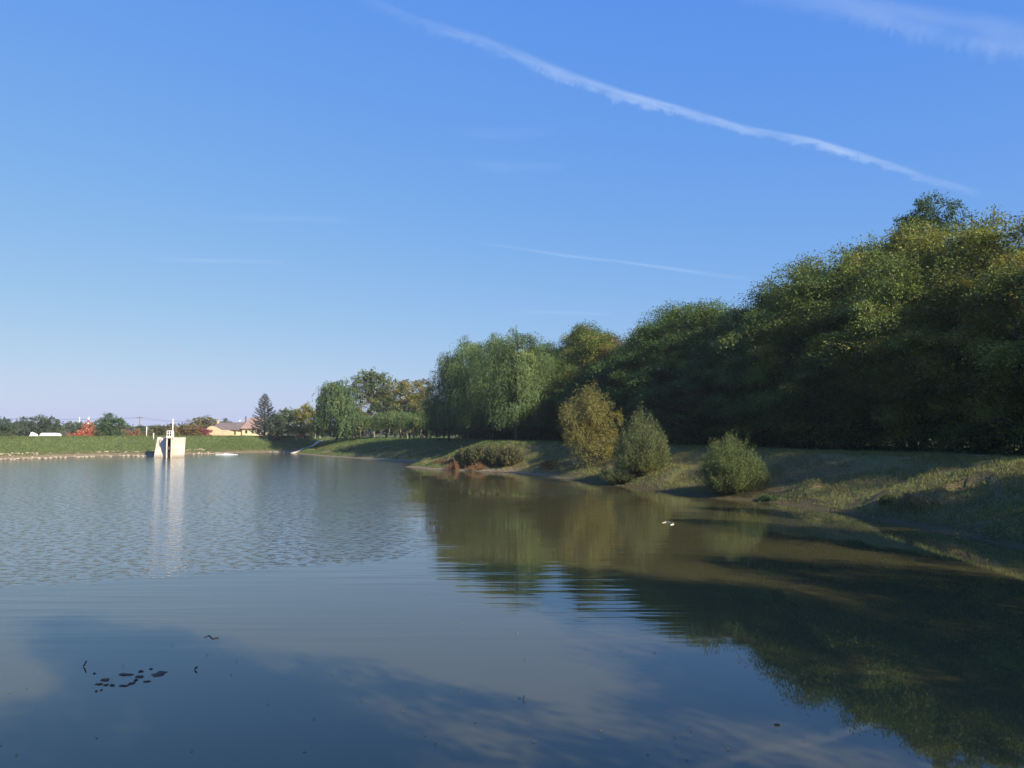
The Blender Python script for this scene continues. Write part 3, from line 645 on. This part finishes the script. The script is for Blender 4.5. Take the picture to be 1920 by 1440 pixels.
# ------------------------------------------------------------------ grass blades and litter
def tufts(name, pts, hmin, hmax, wd, blades, color, label, seed, cat='grass'):
    rs = np.random.RandomState(seed); n = len(pts); z = ground_z(pts)
    B = np.repeat(np.column_stack([pts, z - 0.01]), blades, 0); m = len(B); B[:, :2] += rs.randn(m, 2) * wd * 1.2
    D = unit(rs.randn(m, 3) * [0.5, 0.5, 0.1] + [0, 0, 1]); L = hmin + (hmax - hmin) * rs.rand(m) ** 2
    me = leaf_mesh(name, B, D, rs.randn(m, 3) + [0, -1, 0.2], L, wd, np.repeat(rs.rand(n), blades), rs, M_LEAF)
    o = obj(name, me); o.color = color; tag(o, label, cat, kind='stuff'); return o
rs = np.random.RandomState(150)
def scatter(n, x0, x1, y0, y1, s0, s1, power=1.0):
    # denser near the camera
    y = y0 + (y1 - y0) * rs.rand(n) ** power; x = x0 + (x1 - x0) * rs.rand(n); Q = np.column_stack([x, y])
    s = seg_dist(Q); return Q[(s > s0) & (s < s1) & (np.abs(x / np.maximum(y, 1)) < 0.72)]
Q = scatter(420000, -12, 34, 22, 110, 0.7, 14, 1.5); dens = vnoise(Q, 0.5, 21); Q = Q[dens > -0.16]
tufts('bank_grass', Q, 0.05, 0.30, 0.022, 2, (0.170, 0.190, 0.065, 0.16), 'short grass and dry stems on the right bank', 151)
Q = scatter(160000, -60, 6, 84, 170, 0.8, 14, 1.0)
tufts('slope_grass', Q, 0.10, 0.32, 0.05, 2, (0.090, 0.150, 0.038, 0.12), 'green grass on the slope below the grove and willows', 152)
y = 95 + 80 * rs.rand(200000); x = -100 + 60 * rs.rand(200000); Q = np.column_stack([x, y]); s = seg_dist(Q); Q = Q[(s > 1.6) & (s < 15)]
tufts('dam_grass', Q, 0.10, 0.34, 0.06, 2, (0.125, 0.170, 0.060, 0.18), 'green grass on the far dam', 153)

# dead leaves and stalks lying on the near bank
Q = scatter(150000, -2, 34, 22, 90, 0.15, 13, 1.4); Q = Q[vnoise(Q, 0.3, 25) > -0.05]
V, F = leaf_geo(np.column_stack([Q, ground_z(Q) + 0.03]), rs.randn(len(Q), 3) * [1, 1, 0.25], rs.randn(len(Q), 3) * 0.5 + [0, 0, 1], 0.05 + 0.10 * rs.rand(len(Q)), 0.045)
o = obj('leaf_litter', mesh_np('leaf_litter', V, F, M_LEAF, {'rnd': ('FACE', rs.rand(len(Q))), 'tint': ('FACE', rs.rand(len(Q)))})); o.color = (0.17, 0.115, 0.055, 0.2)
tag(o, 'brown fallen leaves and dead stalks lying on the right bank', 'leaf litter', kind='stuff')
# stones along the far shore
rs = np.random.RandomState(160); V = []; F = []; k = 0
SP = []
for _ in range(26000):
    xx, yy = -95 + rs.rand() * 52, 100 + rs.rand() * 66; SP.append((xx, yy))
SP = np.array(SP); s = seg_dist(SP); keep = (s > -0.1) & (s < 3.0) & (rs.rand(len(SP)) < np.exp(-((s - 0.5) / 0.5) ** 2) * 0.6 + np.exp(-((s - 2.5) / 0.4) ** 2) * 0.5) & (vnoise(SP, 0.15, 31) > -0.05); SP = SP[keep]; SP = SP[rs.permutation(len(SP))[:560]]
zz = ground_z(SP)
for (xx, yy), z in zip(SP, zz):
    r = rs.uniform(0.06, 0.22); b = rs.uniform(0.7, 1.3, (8, 3)) * r
    c = np.array([(i & 1) * 2 - 1 for i in range(8)]), np.array([((i >> 1) & 1) * 2 - 1 for i in range(8)]), np.array([(i >> 2) * 2 - 1 for i in range(8)])
    V.append(np.column_stack(c) * b * [1.2, 1, 0.6] + [xx, yy, z]); F.append(np.array([(0, 2, 3, 1), (4, 5, 7, 6), (0, 1, 5, 4), (2, 6, 7, 3), (0, 4, 6, 2), (1, 3, 7, 5)]) + 8 * k); k += 1
o = obj('shore_stones', mesh_np('shore_stones', np.concatenate(V), np.concatenate(F), M_STONE)); tag(o, 'pale rubble stones along the waterline of the far dam', 'stones', kind='stuff')

# gravel path along the foot of the wood
pth = [at for at in along(edge, 0.8)]
PV = []; 
for p, nrm in pth[:26]:
    c = p - nrm * 1.7; PV.append((c - nrm * 0.35, c + nrm * 0.35))
V = []
for a, b in PV:
    V += [(a[0], a[1], gz(*a) + 0.05), (b[0], b[1], gz(*b) + 0.05)]
F = [(2 * i, 2 * i + 1, 2 * i + 3, 2 * i + 2) for i in range(len(PV) - 1)]
M_PATH = plain('pale_gravel', (0.42, 0.38, 0.31), (0.30, 0.27, 0.21), sc=6)
o = obj('path', mesh_np('path', V, np.array(F), M_PATH)); tag(o, kind='structure')

# ------------------------------------------------------------------ the sluice in the far dam
sx0, sy0 = on_z(318, 857.5); sl = empty('sluice_structure', (sx0, sy0, 0), math.atan2(-sx0, sy0))
tag(sl, 'pale concrete sluice block with gated opening and tall white pole', 'sluice')
K = sy0 / FPX * math.cos(math.atan2(-sx0, sy0))
def sxp(p): return (p - 318) * K
H1 = 3.32
m = MB()      # sloping apron slab: foot near the water, top at the dam crest
m.hexa([(sxp(287), 0, -1), (sxp(311), 0, -1), (sxp(311), 5.2, -1), (sxp(287), 5.2, -1)], [(sxp(294), 3.4, H1), (sxp(311), 3.4, H1), (sxp(311), 5.2, H1), (sxp(294), 5.2, H1)])
m.build('apron', M_CONC, sl)
m = MB(); m.hexa([(sxp(322), 0, -1), (sxp(345), 0, -1), (sxp(345), 5.2, -1), (sxp(322), 5.2, -1)], [(sxp(322), 3.0, H1 - 0.05), (sxp(348), 3.0, H1 - 0.05), (sxp(348), 5.2, H1 - 0.05), (sxp(322), 5.2, H1 - 0.05)])
m.build('apron', M_CONC, sl)
m = MB(); m.box(sxp(311), sxp(322), 2.6, 5.0, -1, H1 - 0.2); m.build('opening_shade', M_DARK, sl)  # solid dark block painted as the shade inside the gated opening
for a, b in ((311, 313.6), (319.6, 322.2)):
    m = MB(); m.box(sxp(a), sxp(b), -0.15, 2.6, -1, H1 - 0.18); m.build('pier', M_CONCW, sl)
m = MB(); m.box(sxp(310.5), sxp(325), -0.25, 2.9, H1 - 0.18, H1 + 0.22); m.build('deck', M_CONCW, sl)
m = MB()
for a in (312, 316.5, 321):
    for yy in (-0.15, 2.7): m.box(sxp(a) - 0.04, sxp(a) + 0.04, yy - 0.04, yy + 0.04, H1 + 0.22, H1 + 1.05)
for z in (0.6, 1.0):
    m.box(sxp(311.6), sxp(324), -0.18, -0.12, H1 + z, H1 + z + 0.08); m.box(sxp(311.6), sxp(324), 2.67, 2.73, H1 + z, H1 + z + 0.08)
m.box(sxp(312) - 0.03, sxp(312) + 0.03, -0.15, 2.7, H1 + 0.99, H1 + 1.04)
m.box(sxp(322.2), sxp(325), -0.2, 0.3, H1 + 0.22, H1 + 0.95)
m.build('railing', M_WHITE, sl)
m = MB(); m.tube([(sxp(322.5), -0.1, H1 + 0.2), (sxp(322.5), -0.1, at_y(322, 785, sy0)[2])], [0.11, 0.08], 8); m.build('pole', M_WHITE, sl)
m = MB(); m.box(sxp(313.6), sxp(319.6), 1.2, 1.3, -1, 0.9); m.build('gate', M_WOOD, sl)
m = MB(); m.box(sxp(315.4), sxp(317.2), 1.0, 1.2, 1.2, 1.75); m.build('gate_actuator', M_WHITE, sl)

# white spray of the aerator beside the sluice
ax_, ay_ = on_z(425, 853.0); rs = np.random.RandomState(170)
n = 900; a = rs.rand(n) * 6.283; r = rs.rand(n) ** 0.6 * 1.6; P = np.column_stack([ax_ + np.cos(a) * r * 1.25, ay_ + np.sin(a) * r * 0.9, 0.01 + rs.rand(n) * 0.42 * np.maximum(0.05, 1 - r / 1.6)])
M_FOAM = plain('white_foam', (0.82, 0.82, 0.80), (0.7, 0.72, 0.72), rough=0.4)
o = obj('aerator_splash', leaf_mesh('aerator_splash', P, rs.randn(n, 3), rs.randn(n, 3), 0.12, 0.09, np.zeros(n), rs, M_FOAM)); tag(o, 'low white splash of bubbling water in front of the far dam', 'splash')

# concrete chute running down the corner of the dam
c0 = on_z(547, 850); c1 = (c0[0] + 3.2, c0[1] + 11.5)
m = MB(); d = np.array(c1) - np.array(c0); d = d / np.linalg.norm(d); nn = np.array([d[1], -d[0]]) * 0.24
prev = None
for i in range(13):
    p = np.array(c0) + (np.array(c1) - np.array(c0)) * i / 12; z = gz(*p)
    cur = [(p[0] - nn[0], p[1] - nn[1], z), (p[0] + nn[0], p[1] + nn[1], z)]
    if prev:
        bt = [(q_[0], q_[1], q_[2] - 0.3) for q_ in (prev[0], prev[1], cur[1], cur[0])]; tp = [(q_[0], q_[1], q_[2] + 0.26) for q_ in (prev[0], prev[1], cur[1], cur[0])]
        m.hexa(bt, tp)
    prev = cur
o = m.build('concrete_chute', M_CONCW); tag(o, 'narrow pale concrete chute running down the corner of the far dam', 'chute')

# ------------------------------------------------------------------ farmhouse
HY = 205.0; hk = HY / FPX; hx = (395 - CX) * hk; hz = gz((430 - CX) * hk, HY + 4)
def hp(px, py): x, _, z = at_y(px, py, HY); return x, z - hz
fh = empty('farmhouse', ((430 - CX) * hk, HY, hz)); tag(fh, 'long cream farmhouse with brown tiled roof and two chimneys behind the far dam', 'house')
ox = (430 - CX) * hk
def X_(px): return hp(px, 800)[0] - ox
def Z_(py): return hp(430, py)[1]
m = MB(); m.box(X_(404), X_(456), 0, 6.5, 0, Z_(805.5)); m.box(X_(456) , X_(503), -0.6, 7.5, 0, Z_(803.5)); m.build('wall', M_PLASTER, fh)
ze = Z_(806.5); zr = Z_(792)
def gable_roof(m, x0, x1, y0, y1, ze, zr, hipl=0.0, hipr=0.0, th=0.18):
    ym = (y0 + y1) / 2
    a, b, c, d_ = (x0, y0, ze), (x1, y0, ze), (x1, y1, ze), (x0, y1, ze); r0, r1 = (x0 + hipl, ym, zr), (x1 - hipr, ym, zr)
    up = lambda p: (p[0], p[1], p[2] + th)
    V = [a, b, c, d_, up(a), up(b), up(c), up(d_), up(r0), up(r1)]
    m.add(V, [(3, 2, 1, 0), (0, 1, 5, 4), (1, 2, 6, 5), (2, 3, 7, 6), (3, 0, 4, 7), (4, 5, 9, 8), (6, 7, 8, 9), (5, 6, 9), (7, 4, 8)])
m = MB(); gable_roof(m, X_(398), X_(456), -0.5, 7.0, ze, zr - 0.18); rf = m.build('roof', M_TILE, fh)
m = MB(); gable_roof(m, X_(454), X_(508), -1.1, 8.1, Z_(804), Z_(784), 0.9 * 0 + 1.0, 2.5); rf2 = m.build('roof', M_TILEP, fh)
m = MB(); m.box(X_(451.5), X_(453.5), 3.0, 3.5, Z_(792), Z_(780)); m.build('chimney', M_TILE, rf)
m = MB(); m.box(X_(399.5), X_(402), 2.8, 3.4, Z_(795), Z_(787.5)); m.box(X_(399.2), X_(402.3), 2.7, 3.5, Z_(787.5), Z_(786.8)); m.build('chimney', M_PEACH, rf)
m = MB(); m.box(X_(437), X_(440.5), 4.4, 5.0, Z_(790), Z_(787)); m.build('chimney', M_WHITE, rf)
for a, b, c, d_ in ((427.5, 429.5, 808.5, 811), (440, 442, 808.5, 814.5), (462, 465, 807, 812), (474, 477, 807, 812), (485, 488, 807, 812)):
    y0 = 0.0 if a < 456 else -0.6
    m = MB(); m.box(X_(a) - 0.08, X_(b) + 0.08, y0 - 0.05, y0 - 0.003, Z_(d_) - 0.08, Z_(c) + 0.08); fr = m.build('window', M_WOOD, fh)
    m = MB(); m.box(X_(a), X_(b), y0 - 0.06, y0 - 0.053, Z_(d_), Z_(c)); m.build('pane', M_WINDOW, fr)
# outbuilding with the peach gable in front
ob = empty('outbuilding', ((398 - CX) * hk * 0.97, HY * 0.97, hz)); tag(ob, 'peach-coloured low gabled barn at the left end of the farmhouse', 'barn')
k2 = HY * 0.97 / FPX; bx = lambda p: (p - 398) * k2; bz = lambda p: at_y(398, p, HY * 0.97)[2] - hz
m = MB(); m.prism([(bx(376), 0), (bx(376), bz(812)), (bx(385), bz(805.5)), (bx(395.5), bz(799)), (bx(404), bz(799.5)), (bx(415), bz(806)), (bx(425), bz(809)), (bx(425), 0)], 0, 5); m.build('wall', M_PEACH, ob)
m = MB(); m.prism([(bx(374.5), bz(812.6)), (bx(374.5), bz(811)), (bx(395.5), bz(797)), (bx(404.5), bz(797.6)), (bx(416), bz(804.6)), (bx(416), bz(806)), (bx(404), bz(799.2)), (bx(395.5), bz(798.8))], 0.35, 5.3); m.build('roof', M_TILE, ob)

# white-roofed shed and tarpaulin among the village trees
def shed(px, Y, w, top, eave, name, lab, cat):
    g0 = gz((px - CX) / FPX * Y, Y); r = empty(name, ((px - CX) / FPX * Y, Y, g0)); k = Y / FPX; zt = at_y(px, top, Y)[2] - g0; ze = at_y(px, eave, Y)[2] - g0; hw = w * k / 2
    m = MB(); m.box(-hw * 0.92, hw * 0.92, 0, 4, 0, ze); m.build('wall', M_PLASTER, r)
    m = MB(); m.prism([(-hw, ze), (-hw * 0.75, ze + (zt - ze) * 0.8), (-hw * 0.3, zt), (hw * 0.5, zt - 0.05), (hw * 0.9, ze + (zt - ze) * 0.5), (hw, ze)], -0.3, 4.3); m.build('roof', M_SHEETW, r)
    tag(r, lab, cat)
shed(86, 162, 19, 811.5, 818, 'shed', 'low white-roofed shed with cream walls behind the far dam', 'shed')
rs = np.random.RandomState(180); n = 400; tx, ty, _ = at_y(57, 815, 163); tg = gz(tx, ty)
m = MB(); N1, N2 = 10, 6
V = []; 
for j in range(N2 + 1):
    for i in range(N1 + 1):
        u = i / N1; v = j / N2; zt = math.sin(math.pi * u) ** 0.6 * math.sin(math.pi * (0.1 + 0.8 * v)) * 2.4 * (0.7 + 0.4 * rs.rand()); V.append((tx + (u - 0.5) * 2.4, ty + v * 2, tg + zt))
F = [(j * (N1 + 1) + i, j * (N1 + 1) + i + 1, (j + 1) * (N1 + 1) + i + 1, (j + 1) * (N1 + 1) + i) for j in range(N2) for i in range(N1)]
m.add(V, F); o = m.build('tarpaulin_heap', M_SHEETW); tag(o, 'crumpled white tarpaulin heap left of the white-roofed shed', 'tarpaulin')

def post(px, top, Y, r, lab, name='white_post', mat=None, cat='post', group=None, rings=None):
    x, _, zt = at_y(px, top, Y); m = MB(); z0 = gz(x, Y); root = m.tube([(0, 0, -0.2), (0, 0, (zt - z0) * 0.98), (0, 0, zt - z0)], [r, r * 0.9, r * 0.5], 8)
    o = m.build(name, mat or M_WHITE, None, (x, Y, z0), True); tag(o, lab, cat, group); return o
post(275, 800, 150, 0.09, 'taller white post on the dam left of the sluice', group='white posts on the dam')
post(288, 812, 150, 0.09, 'shorter white post nearest the sluice on the dam', group='white posts on the dam')
post(591, 812, 172, 0.10, 'white post left of the pair near the large bushy willow', group='white posts near the grove')
post(600, 812, 172, 0.10, 'white post right of the pair near the large bushy willow', group='white posts near the grove')
post(149, 782, 230, 0.14, 'slim white mast above the treetops left of the red shrub', 'mast', cat='mast')
# striped chimney
x, _, zt = at_y(166, 782, 240); z0 = gz(x, 240); st = empty('striped_chimney', (x, 240, z0)); tag(st, 'red and white banded chimney behind the red-orange shrub', 'chimney')
hh = zt - z0
for i in range(8):
    m = MB(); m.tube([(0, 0, hh * i / 8), (0, 0, hh * (i + 1) / 8)], [0.42 - 0.02 * i, 0.40 - 0.02 * i], 10); m.build('band', M_WHITE if i % 2 else M_REDM, st)
# utility poles and wires beyond the village
pp = []
for i, px in enumerate((-60, 262, 372)):
    Y = 215 + i * 4; x, _, zt = at_y(px, 781 + (6 if i == 2 else 0), Y); z0 = gz(x, Y); r = empty('utility_pole', (x, Y, z0))
    m = MB(); m.tube([(0, 0, 0), (0, 0, zt - z0)], [0.13, 0.09], 6); m.build('pole', M_WOOD, r); m = MB(); m.box(-0.8, 0.8, -0.05, 0.05, zt - z0 - 0.4, zt - z0 - 0.28); m.build('crossarm', M_WOOD, r)
    tag(r, ['utility pole beyond the left edge of the photo', 'grey utility pole above the white posts', 'grey utility pole left of the farmhouse chimney'][i], 'utility pole', 'poles carrying the overhead wires'); pp.append((x, Y, zt - 0.3))
m = MB()
ends = pp + [at_y(620, 792, 230)]
for off in (-0.7, 0.7):
    for a, b in zip(ends[:-1], ends[1:]):
        pts = [(a[0] + (b[0] - a[0]) * u + off * 0.3, a[1] + (b[1] - a[1]) * u + off, a[2] + (b[2] - a[2]) * u - 1.0 * 4 * u * (1 - u) * 0.5 + off * 0.15) for u in np.linspace(0, 1, 12)]
        m.tube(pts, [0.022] * 12, 3)
o = m.build('overhead_wires', M_DARK); tag(o, 'thin dark overhead wires crossing the sky above the village', 'wires')
# bench near the chute
x, y, _ = at_y(562, 818, 171); b = empty('bench', (x, y, gz(x, y)), 0.2); tag(b, 'small pale bench on the bank top above the concrete chute', 'bench')
m = MB(); m.box(-0.9, 0.9, -0.2, 0.2, 0.42, 0.48); m.build('seat', M_CONCW, b)
m = MB(); m.box(-0.9, 0.9, 0.2, 0.25, 0.62, 0.85); m.build('backrest', M_REDM, b)
for xx in (-0.7, 0.7):
    m = MB(); m.box(xx - 0.05, xx + 0.05, -0.18, 0.22, 0, 0.42); m.box(xx - 0.05, xx + 0.05, 0.2, 0.26, 0.42, 0.62); m.build('leg', M_CONCW, b)

# ------------------------------------------------------------------ things floating on the pond
M_MAT = plain('rotting_leaf_mat', (0.150, 0.090, 0.058), (0.055, 0.040, 0.032), rough=0.7, sc=9)
def blob(cx, cy, rx, ry, rot, rs, name, lab, h=0.014, mat=M_MAT, group=None, cat='debris'):
    n = 22; ph = rs.rand(5) * 6.28; V = [(0, 0, h)]
    for ring, f in ((1, 0.6), (2, 1.0)):
        for k in range(n):
            a = 2 * math.pi * k / n; q = 1 + 0.28 * math.sin(2 * a + ph[0]) + 0.2 * math.sin(3 * a + ph[1]) + 0.16 * math.sin(5 * a + ph[2]) + 0.1 * rs.randn()
            x = math.cos(a) * rx * q * f; y = math.sin(a) * ry * q * f
            V.append((x * math.cos(rot) - y * math.sin(rot), x * math.sin(rot) + y * math.cos(rot), h * (0.75 + 0.5 * rs.rand()) if ring == 1 else -0.01))
    F = [(0, 1 + k, 1 + (k + 1) % n) for k in range(n)] + [(1 + k, 1 + n + k, 1 + n + (k + 1) % n, 1 + (k + 1) % n) for k in range(n)]
    m = MB(); m.add(V, F); o = m.build(name, mat, None, (cx, cy, 0)); tag(o, lab, cat, group); return o
rs = np.random.RandomState(190)
mats = [(298, 1264, 17, 6, 'largest brown floating leaf mat, at the right end of the patch'), (236, 1265, 15, 3, 'long dark floating strip left of the largest mat'), (264, 1259, 5, 2.4, 'small dark clump above the middle of the floating patch'),
        (262, 1269, 9, 3, 'brownish floating piece joining the largest mat'), (255, 1275, 5, 3, 'small round dark piece below the middle of the patch'), (246, 1282, 8, 2.6, 'brown oval piece low in the middle of the patch'),
        (197, 1275, 11, 3.2, 'dark floating mat at the left of the patch'), (186, 1283, 7, 1.8, 'thin dark streak at the far left of the patch'), (199, 1284.5, 4, 2.8, 'small dark blob below the left mat'),
        (210, 1285, 6, 2.5, 'second small dark blob below the left mat'), (231, 1286, 8, 1.4, 'thin dark streak low in the middle of the patch'), (181, 1296, 3, 1.4, 'tiny dark speck lowest at the left of the patch'),
        (190, 1294, 2.2, 1.2, 'tiny dark speck right of the lowest one'), (177, 1263, 3, 1.4, 'lone dark speck above the left end of the patch'), (283, 1254.5, 4, 1, 'thin dark sliver above the largest mat'), (276, 1278, 7, 1.2, 'faint thin twig streak below the largest mat')]
for px, py, w_, h_, lab in mats:
    x, y = on_z(px, py); blob(x, y, 1.0 * w_ * y / FPX, 0.85 * h_ * y * y / (EYE * FPX), 0.05, rs, 'floating_mat', lab, group='rotting leaf mats floating on the pond')
M_TWIG = plain('wet_twig', (0.045, 0.035, 0.03), rough=0.6); M_STICK = plain('bleached_stick', (0.72, 0.68, 0.52), (0.6, 0.55, 0.42), rough=0.6)
def twig(pts, lab, r=0.008, mat=M_TWIG, name='twig'):
    (x0, y0) = on_z(*pts[0][:2]); P = []
    for px, py, z in pts:
        x, y = on_z(px, py + z * FPX / y0 if z else py); x, _, zz = at_y(px, py, y0) if z else (x, y, 0.01)
        P.append((x, y0 if z else y, max(0.008, zz if z else 0.01)))
    m = MB(); m.tube(P, [r] * len(P), 5); o = m.build(name, mat); tag(o, lab, 'twig'); return o
twig([(156, 1250, 0), (159, 1246, 1), (162, 1239, 1)], 'thin twig sticking out of the water above the left of the floating patch', 0.012)
twig([(365, 1256, 0), (367, 1252, 1), (370, 1251, 1)], 'small dark twig sticking up right of the floating patch', 0.014)
twig([(384, 1195, 0), (392, 1192, 0), (398, 1198, 0), (410, 1196, 0)], 'curled thin twig lying on the water further out', 0.009)
twig([(981, 1312, 0), (983, 1306, 1), (982, 1304, 1)], 'tiny upright twig in the middle foreground water', 0.007)
twig([(1452, 1359, 0), (1462, 1360, 0)], 'short dark twig in the blue reflection at the lower right', 0.010)
twig([(1242, 981, 0), (1249, 978.6, 0), (1256, 979.5, 0), (1262, 980.6, 0)], 'bleached curved stick floating off the right bank', 0.012, M_STICK, 'floating_stick')
twig([(1257, 984.6, 0), (1263, 983, 0)], 'short bright piece of wood beside the curved floating stick', 0.022, M_STICK, 'floating_stick')
rs = np.random.RandomState(200); n = 80; px = rs.rand(n) * 1900; py = 1060 + rs.rand(n) ** 1.0 * 370
P = np.array([(*on_z(a, b), 0.012) for a, b in zip(px, py)]); dn = rs.randn(n, 3) * [1, 1, 0.1]
V, F = leaf_geo(P, dn, np.tile([0, 0, 1.0], (n, 1)) + rs.randn(n, 3) * 0.15, 0.05, 0.032)
M_FLEAF = plain('floating_leaf', (0.30, 0.22, 0.08), (0.12, 0.08, 0.04), sc=2)
o = obj('floating_leaves', mesh_np('floating_leaves', V, F, M_FLEAF)); tag(o, 'tiny fallen leaves scattered on the near water', 'leaves', kind='stuff')

# ------------------------------------------------------------------ contrails and thin cloud, far up
def trail(name, pts, alt, label, cat, strength, seed, fringe=0.6, nscale=1.0, soft=1.0):
    """pts: (px, py, width in px); a lens-shaped band of cloud at height alt"""
    n = 90; pts = np.array(pts, float); u = np.linspace(0, 1, len(pts)); uu = np.linspace(0, 1, n)
    pp = np.column_stack([np.interp(uu, u, pts[:, k]) for k in range(3)])
    C = []
    for a, b, c in pp: d = ray(a, b); tt = (alt - EYE) / d[2]; C.append((d[0] * tt, d[1] * tt, alt, c / FPX * np.linalg.norm(d) * tt))
    C = np.array(C); V = []; A = []; Lc = []; M = 12; acc = 0.0
    for i in range(n):
        p = C[i, :3]; tg = C[min(i + 1, n - 1), :3] - C[max(i - 1, 0), :3]; tg /= np.linalg.norm(tg); vw = p / np.linalg.norm(p)
        wd = np.cross(tg, vw); wd /= np.linalg.norm(wd); th = np.cross(wd, tg); w_ = C[i, 3] / 2
        if wd[2] > 0: wd = -wd
        for k in range(M * 2):
            s = (k / M * 2 - 1) if k < M else 1 - ((k - M) / M * 2); e = math.sqrt(max(0, 1 - s * s)) * 0.35 * (1 if k < M else -1)
            V.append(p + wd * w_ * s + th * w_ * e); A.append(s); Lc.append(pp[i, 0] / 1920.0)
    F = [(i * 2 * M + k, i * 2 * M + (k + 1) % (2 * M), (i + 1) * 2 * M + (k + 1) % (2 * M), (i + 1) * 2 * M + k) for i in range(n - 1) for k in range(2 * M)]
    t = NT(name + '_cloud'); s_ = t.attr('across'); l_ = t.attr('along')
    cb = t.node('ShaderNodeCombineXYZ', {0: t.math('MULTIPLY', l_, 150.0 * nscale), 1: t.math('MULTIPLY_ADD', s_, 0.8, seed), 2: 0.0})
    nz = t.math('MULTIPLY_ADD', t.noise(cb.outputs[0], 1.0, 5, 0.65, 0.5), 2.8, -0.9, clamp=True); cb2 = t.node('ShaderNodeCombineXYZ', {0: t.math('MULTIPLY', l_, 14.0 * nscale), 1: t.math('MULTIPLY_ADD', s_, 0.8, seed), 2: 1.0}); nb = t.math('MULTIPLY_ADD', t.noise(cb2.outputs[0], 1.0, 4), 2.6, -0.8, clamp=True)
    # sharp upper edge, fringed lower edge
    lowe = t.math('MULTIPLY_ADD', nz, fringe * 1.5, 0.95 - fringe * 1.5)
    up = t.ss(t.math('ADD', s_, 1.0), 0.02, 0.55 * soft); dn = t.ss(t.math('SUBTRACT', lowe, s_), 0.0, 0.7 * soft)
    al = t.math('MULTIPLY', t.math('MULTIPLY', up, dn), t.math('MULTIPLY', t.math('MULTIPLY_ADD', nb, 1.3, 0.25), strength))
    al = t.math('MULTIPLY', al, t.attr('fade'))
    df = t.node('ShaderNodeBsdfDiffuse', {'Color': (0.86, 0.98, 1.0, 1)}); tl = t.node('ShaderNodeBsdfTranslucent', {'Color': (0.86, 0.98, 1.0, 1)}); tp = t.node('ShaderNodeBsdfTransparent')
    ad = t.node('ShaderNodeAddShader'); t.l.new(df.outputs[0], ad.inputs[0]); t.l.new(tl.outputs[0], ad.inputs[1])
    mx = t.node('ShaderNodeMixShader', {0: al}); t.l.new(tp.outputs[0], mx.inputs[1]); t.l.new(df.outputs[0], mx.inputs[2]); t.l.new(mx.outputs[0], t.out.inputs[0])
    fd = np.repeat(np.clip(np.minimum(uu / 0.42, (1 - uu) / 0.15), 0, 1), 2 * M)
    o = obj(name, mesh_np(name, V, np.array(F), t.m, {'across': ('POINT', A), 'along': ('POINT', Lc), 'fade': ('POINT', fd)}, smooth=True)); tag(o, label, cat); o.visible_shadow = True; return o
trail('contrail', [(640, -15, 34), (760, 38, 36), (900, 84, 40), (1040, 140, 42), (1160, 184, 36), (1280, 214, 30), (1400, 248, 26), (1520, 270, 26), (1640, 305, 24), (1760, 345, 24), (1850, 372, 22)], 3200, 'long fringed white vapour trail running diagonally down the sky', 'vapour trail', 0.078, 1.0, fringe=0.62)
trail('contrail', [(1330, -22, 60), (1480, 8, 66), (1640, 36, 74), (1780, 66, 84), (1900, 84, 84), (2050, 115, 90)], 3300, 'broad faint vapour trail across the upper right corner', 'vapour trail', 0.05, 7.0, fringe=0.5, nscale=0.8)
trail('contrail', [(850, 452, 5), (960, 463, 9), (1060, 480, 8), (1160, 491, 8), (1260, 505, 10), (1420, 527, 12)], 3400, 'thin faint vapour trail low in the sky above the trees', 'vapour trail', 0.024, 13.0, fringe=0.3)
for i, (pts, st, lab) in enumerate([
    ([(840, 246, 26), (940, 252, 34), (1060, 248, 24)], 0.013, 'faint short wisp of cirrus below the long vapour trail'),
    ([(860, 308, 30), (950, 318, 40), (1070, 312, 28)], 0.013, 'second faint wisp of cirrus, just under the first'),
    ([(360, 402, 18), (500, 410, 22), (680, 414, 16)], 0.013, 'faint wisp of cirrus in the left half of the sky'),
    ([(240, 486, 10), (400, 490, 14), (560, 494, 10)], 0.015, 'thinnest faint streak of cirrus, lowest on the left'),
    ([(900, 584, 8), (1030, 586, 11), (1160, 590, 8)], 0.015, 'thin cirrus streak just above the willows')]):
    trail('cirrus_wisp', pts, 3600 + 60 * i, lab, 'cloud', st, 20.0 + i, fringe=0.2, nscale=0.3, soft=1.6)

# ------------------------------------------------------------------ haze
HAZE = 0.0002
m = MB(); m.box(-2800, 2800, -2700, 2900, -3.2, 30); t = NT('haze_air')
v = t.node('ShaderNodeVolumePrincipled', {'Color': (0.82, 0.86, 1.0, 1), 'Density': HAZE, 'Anisotropy': 0.0}); t.l.new(v.outputs[0], t.out.inputs['Volume'])
o = m.build('haze', t.m); tag(o, 'thin autumn haze over the pond and village', 'haze', kind='stuff')
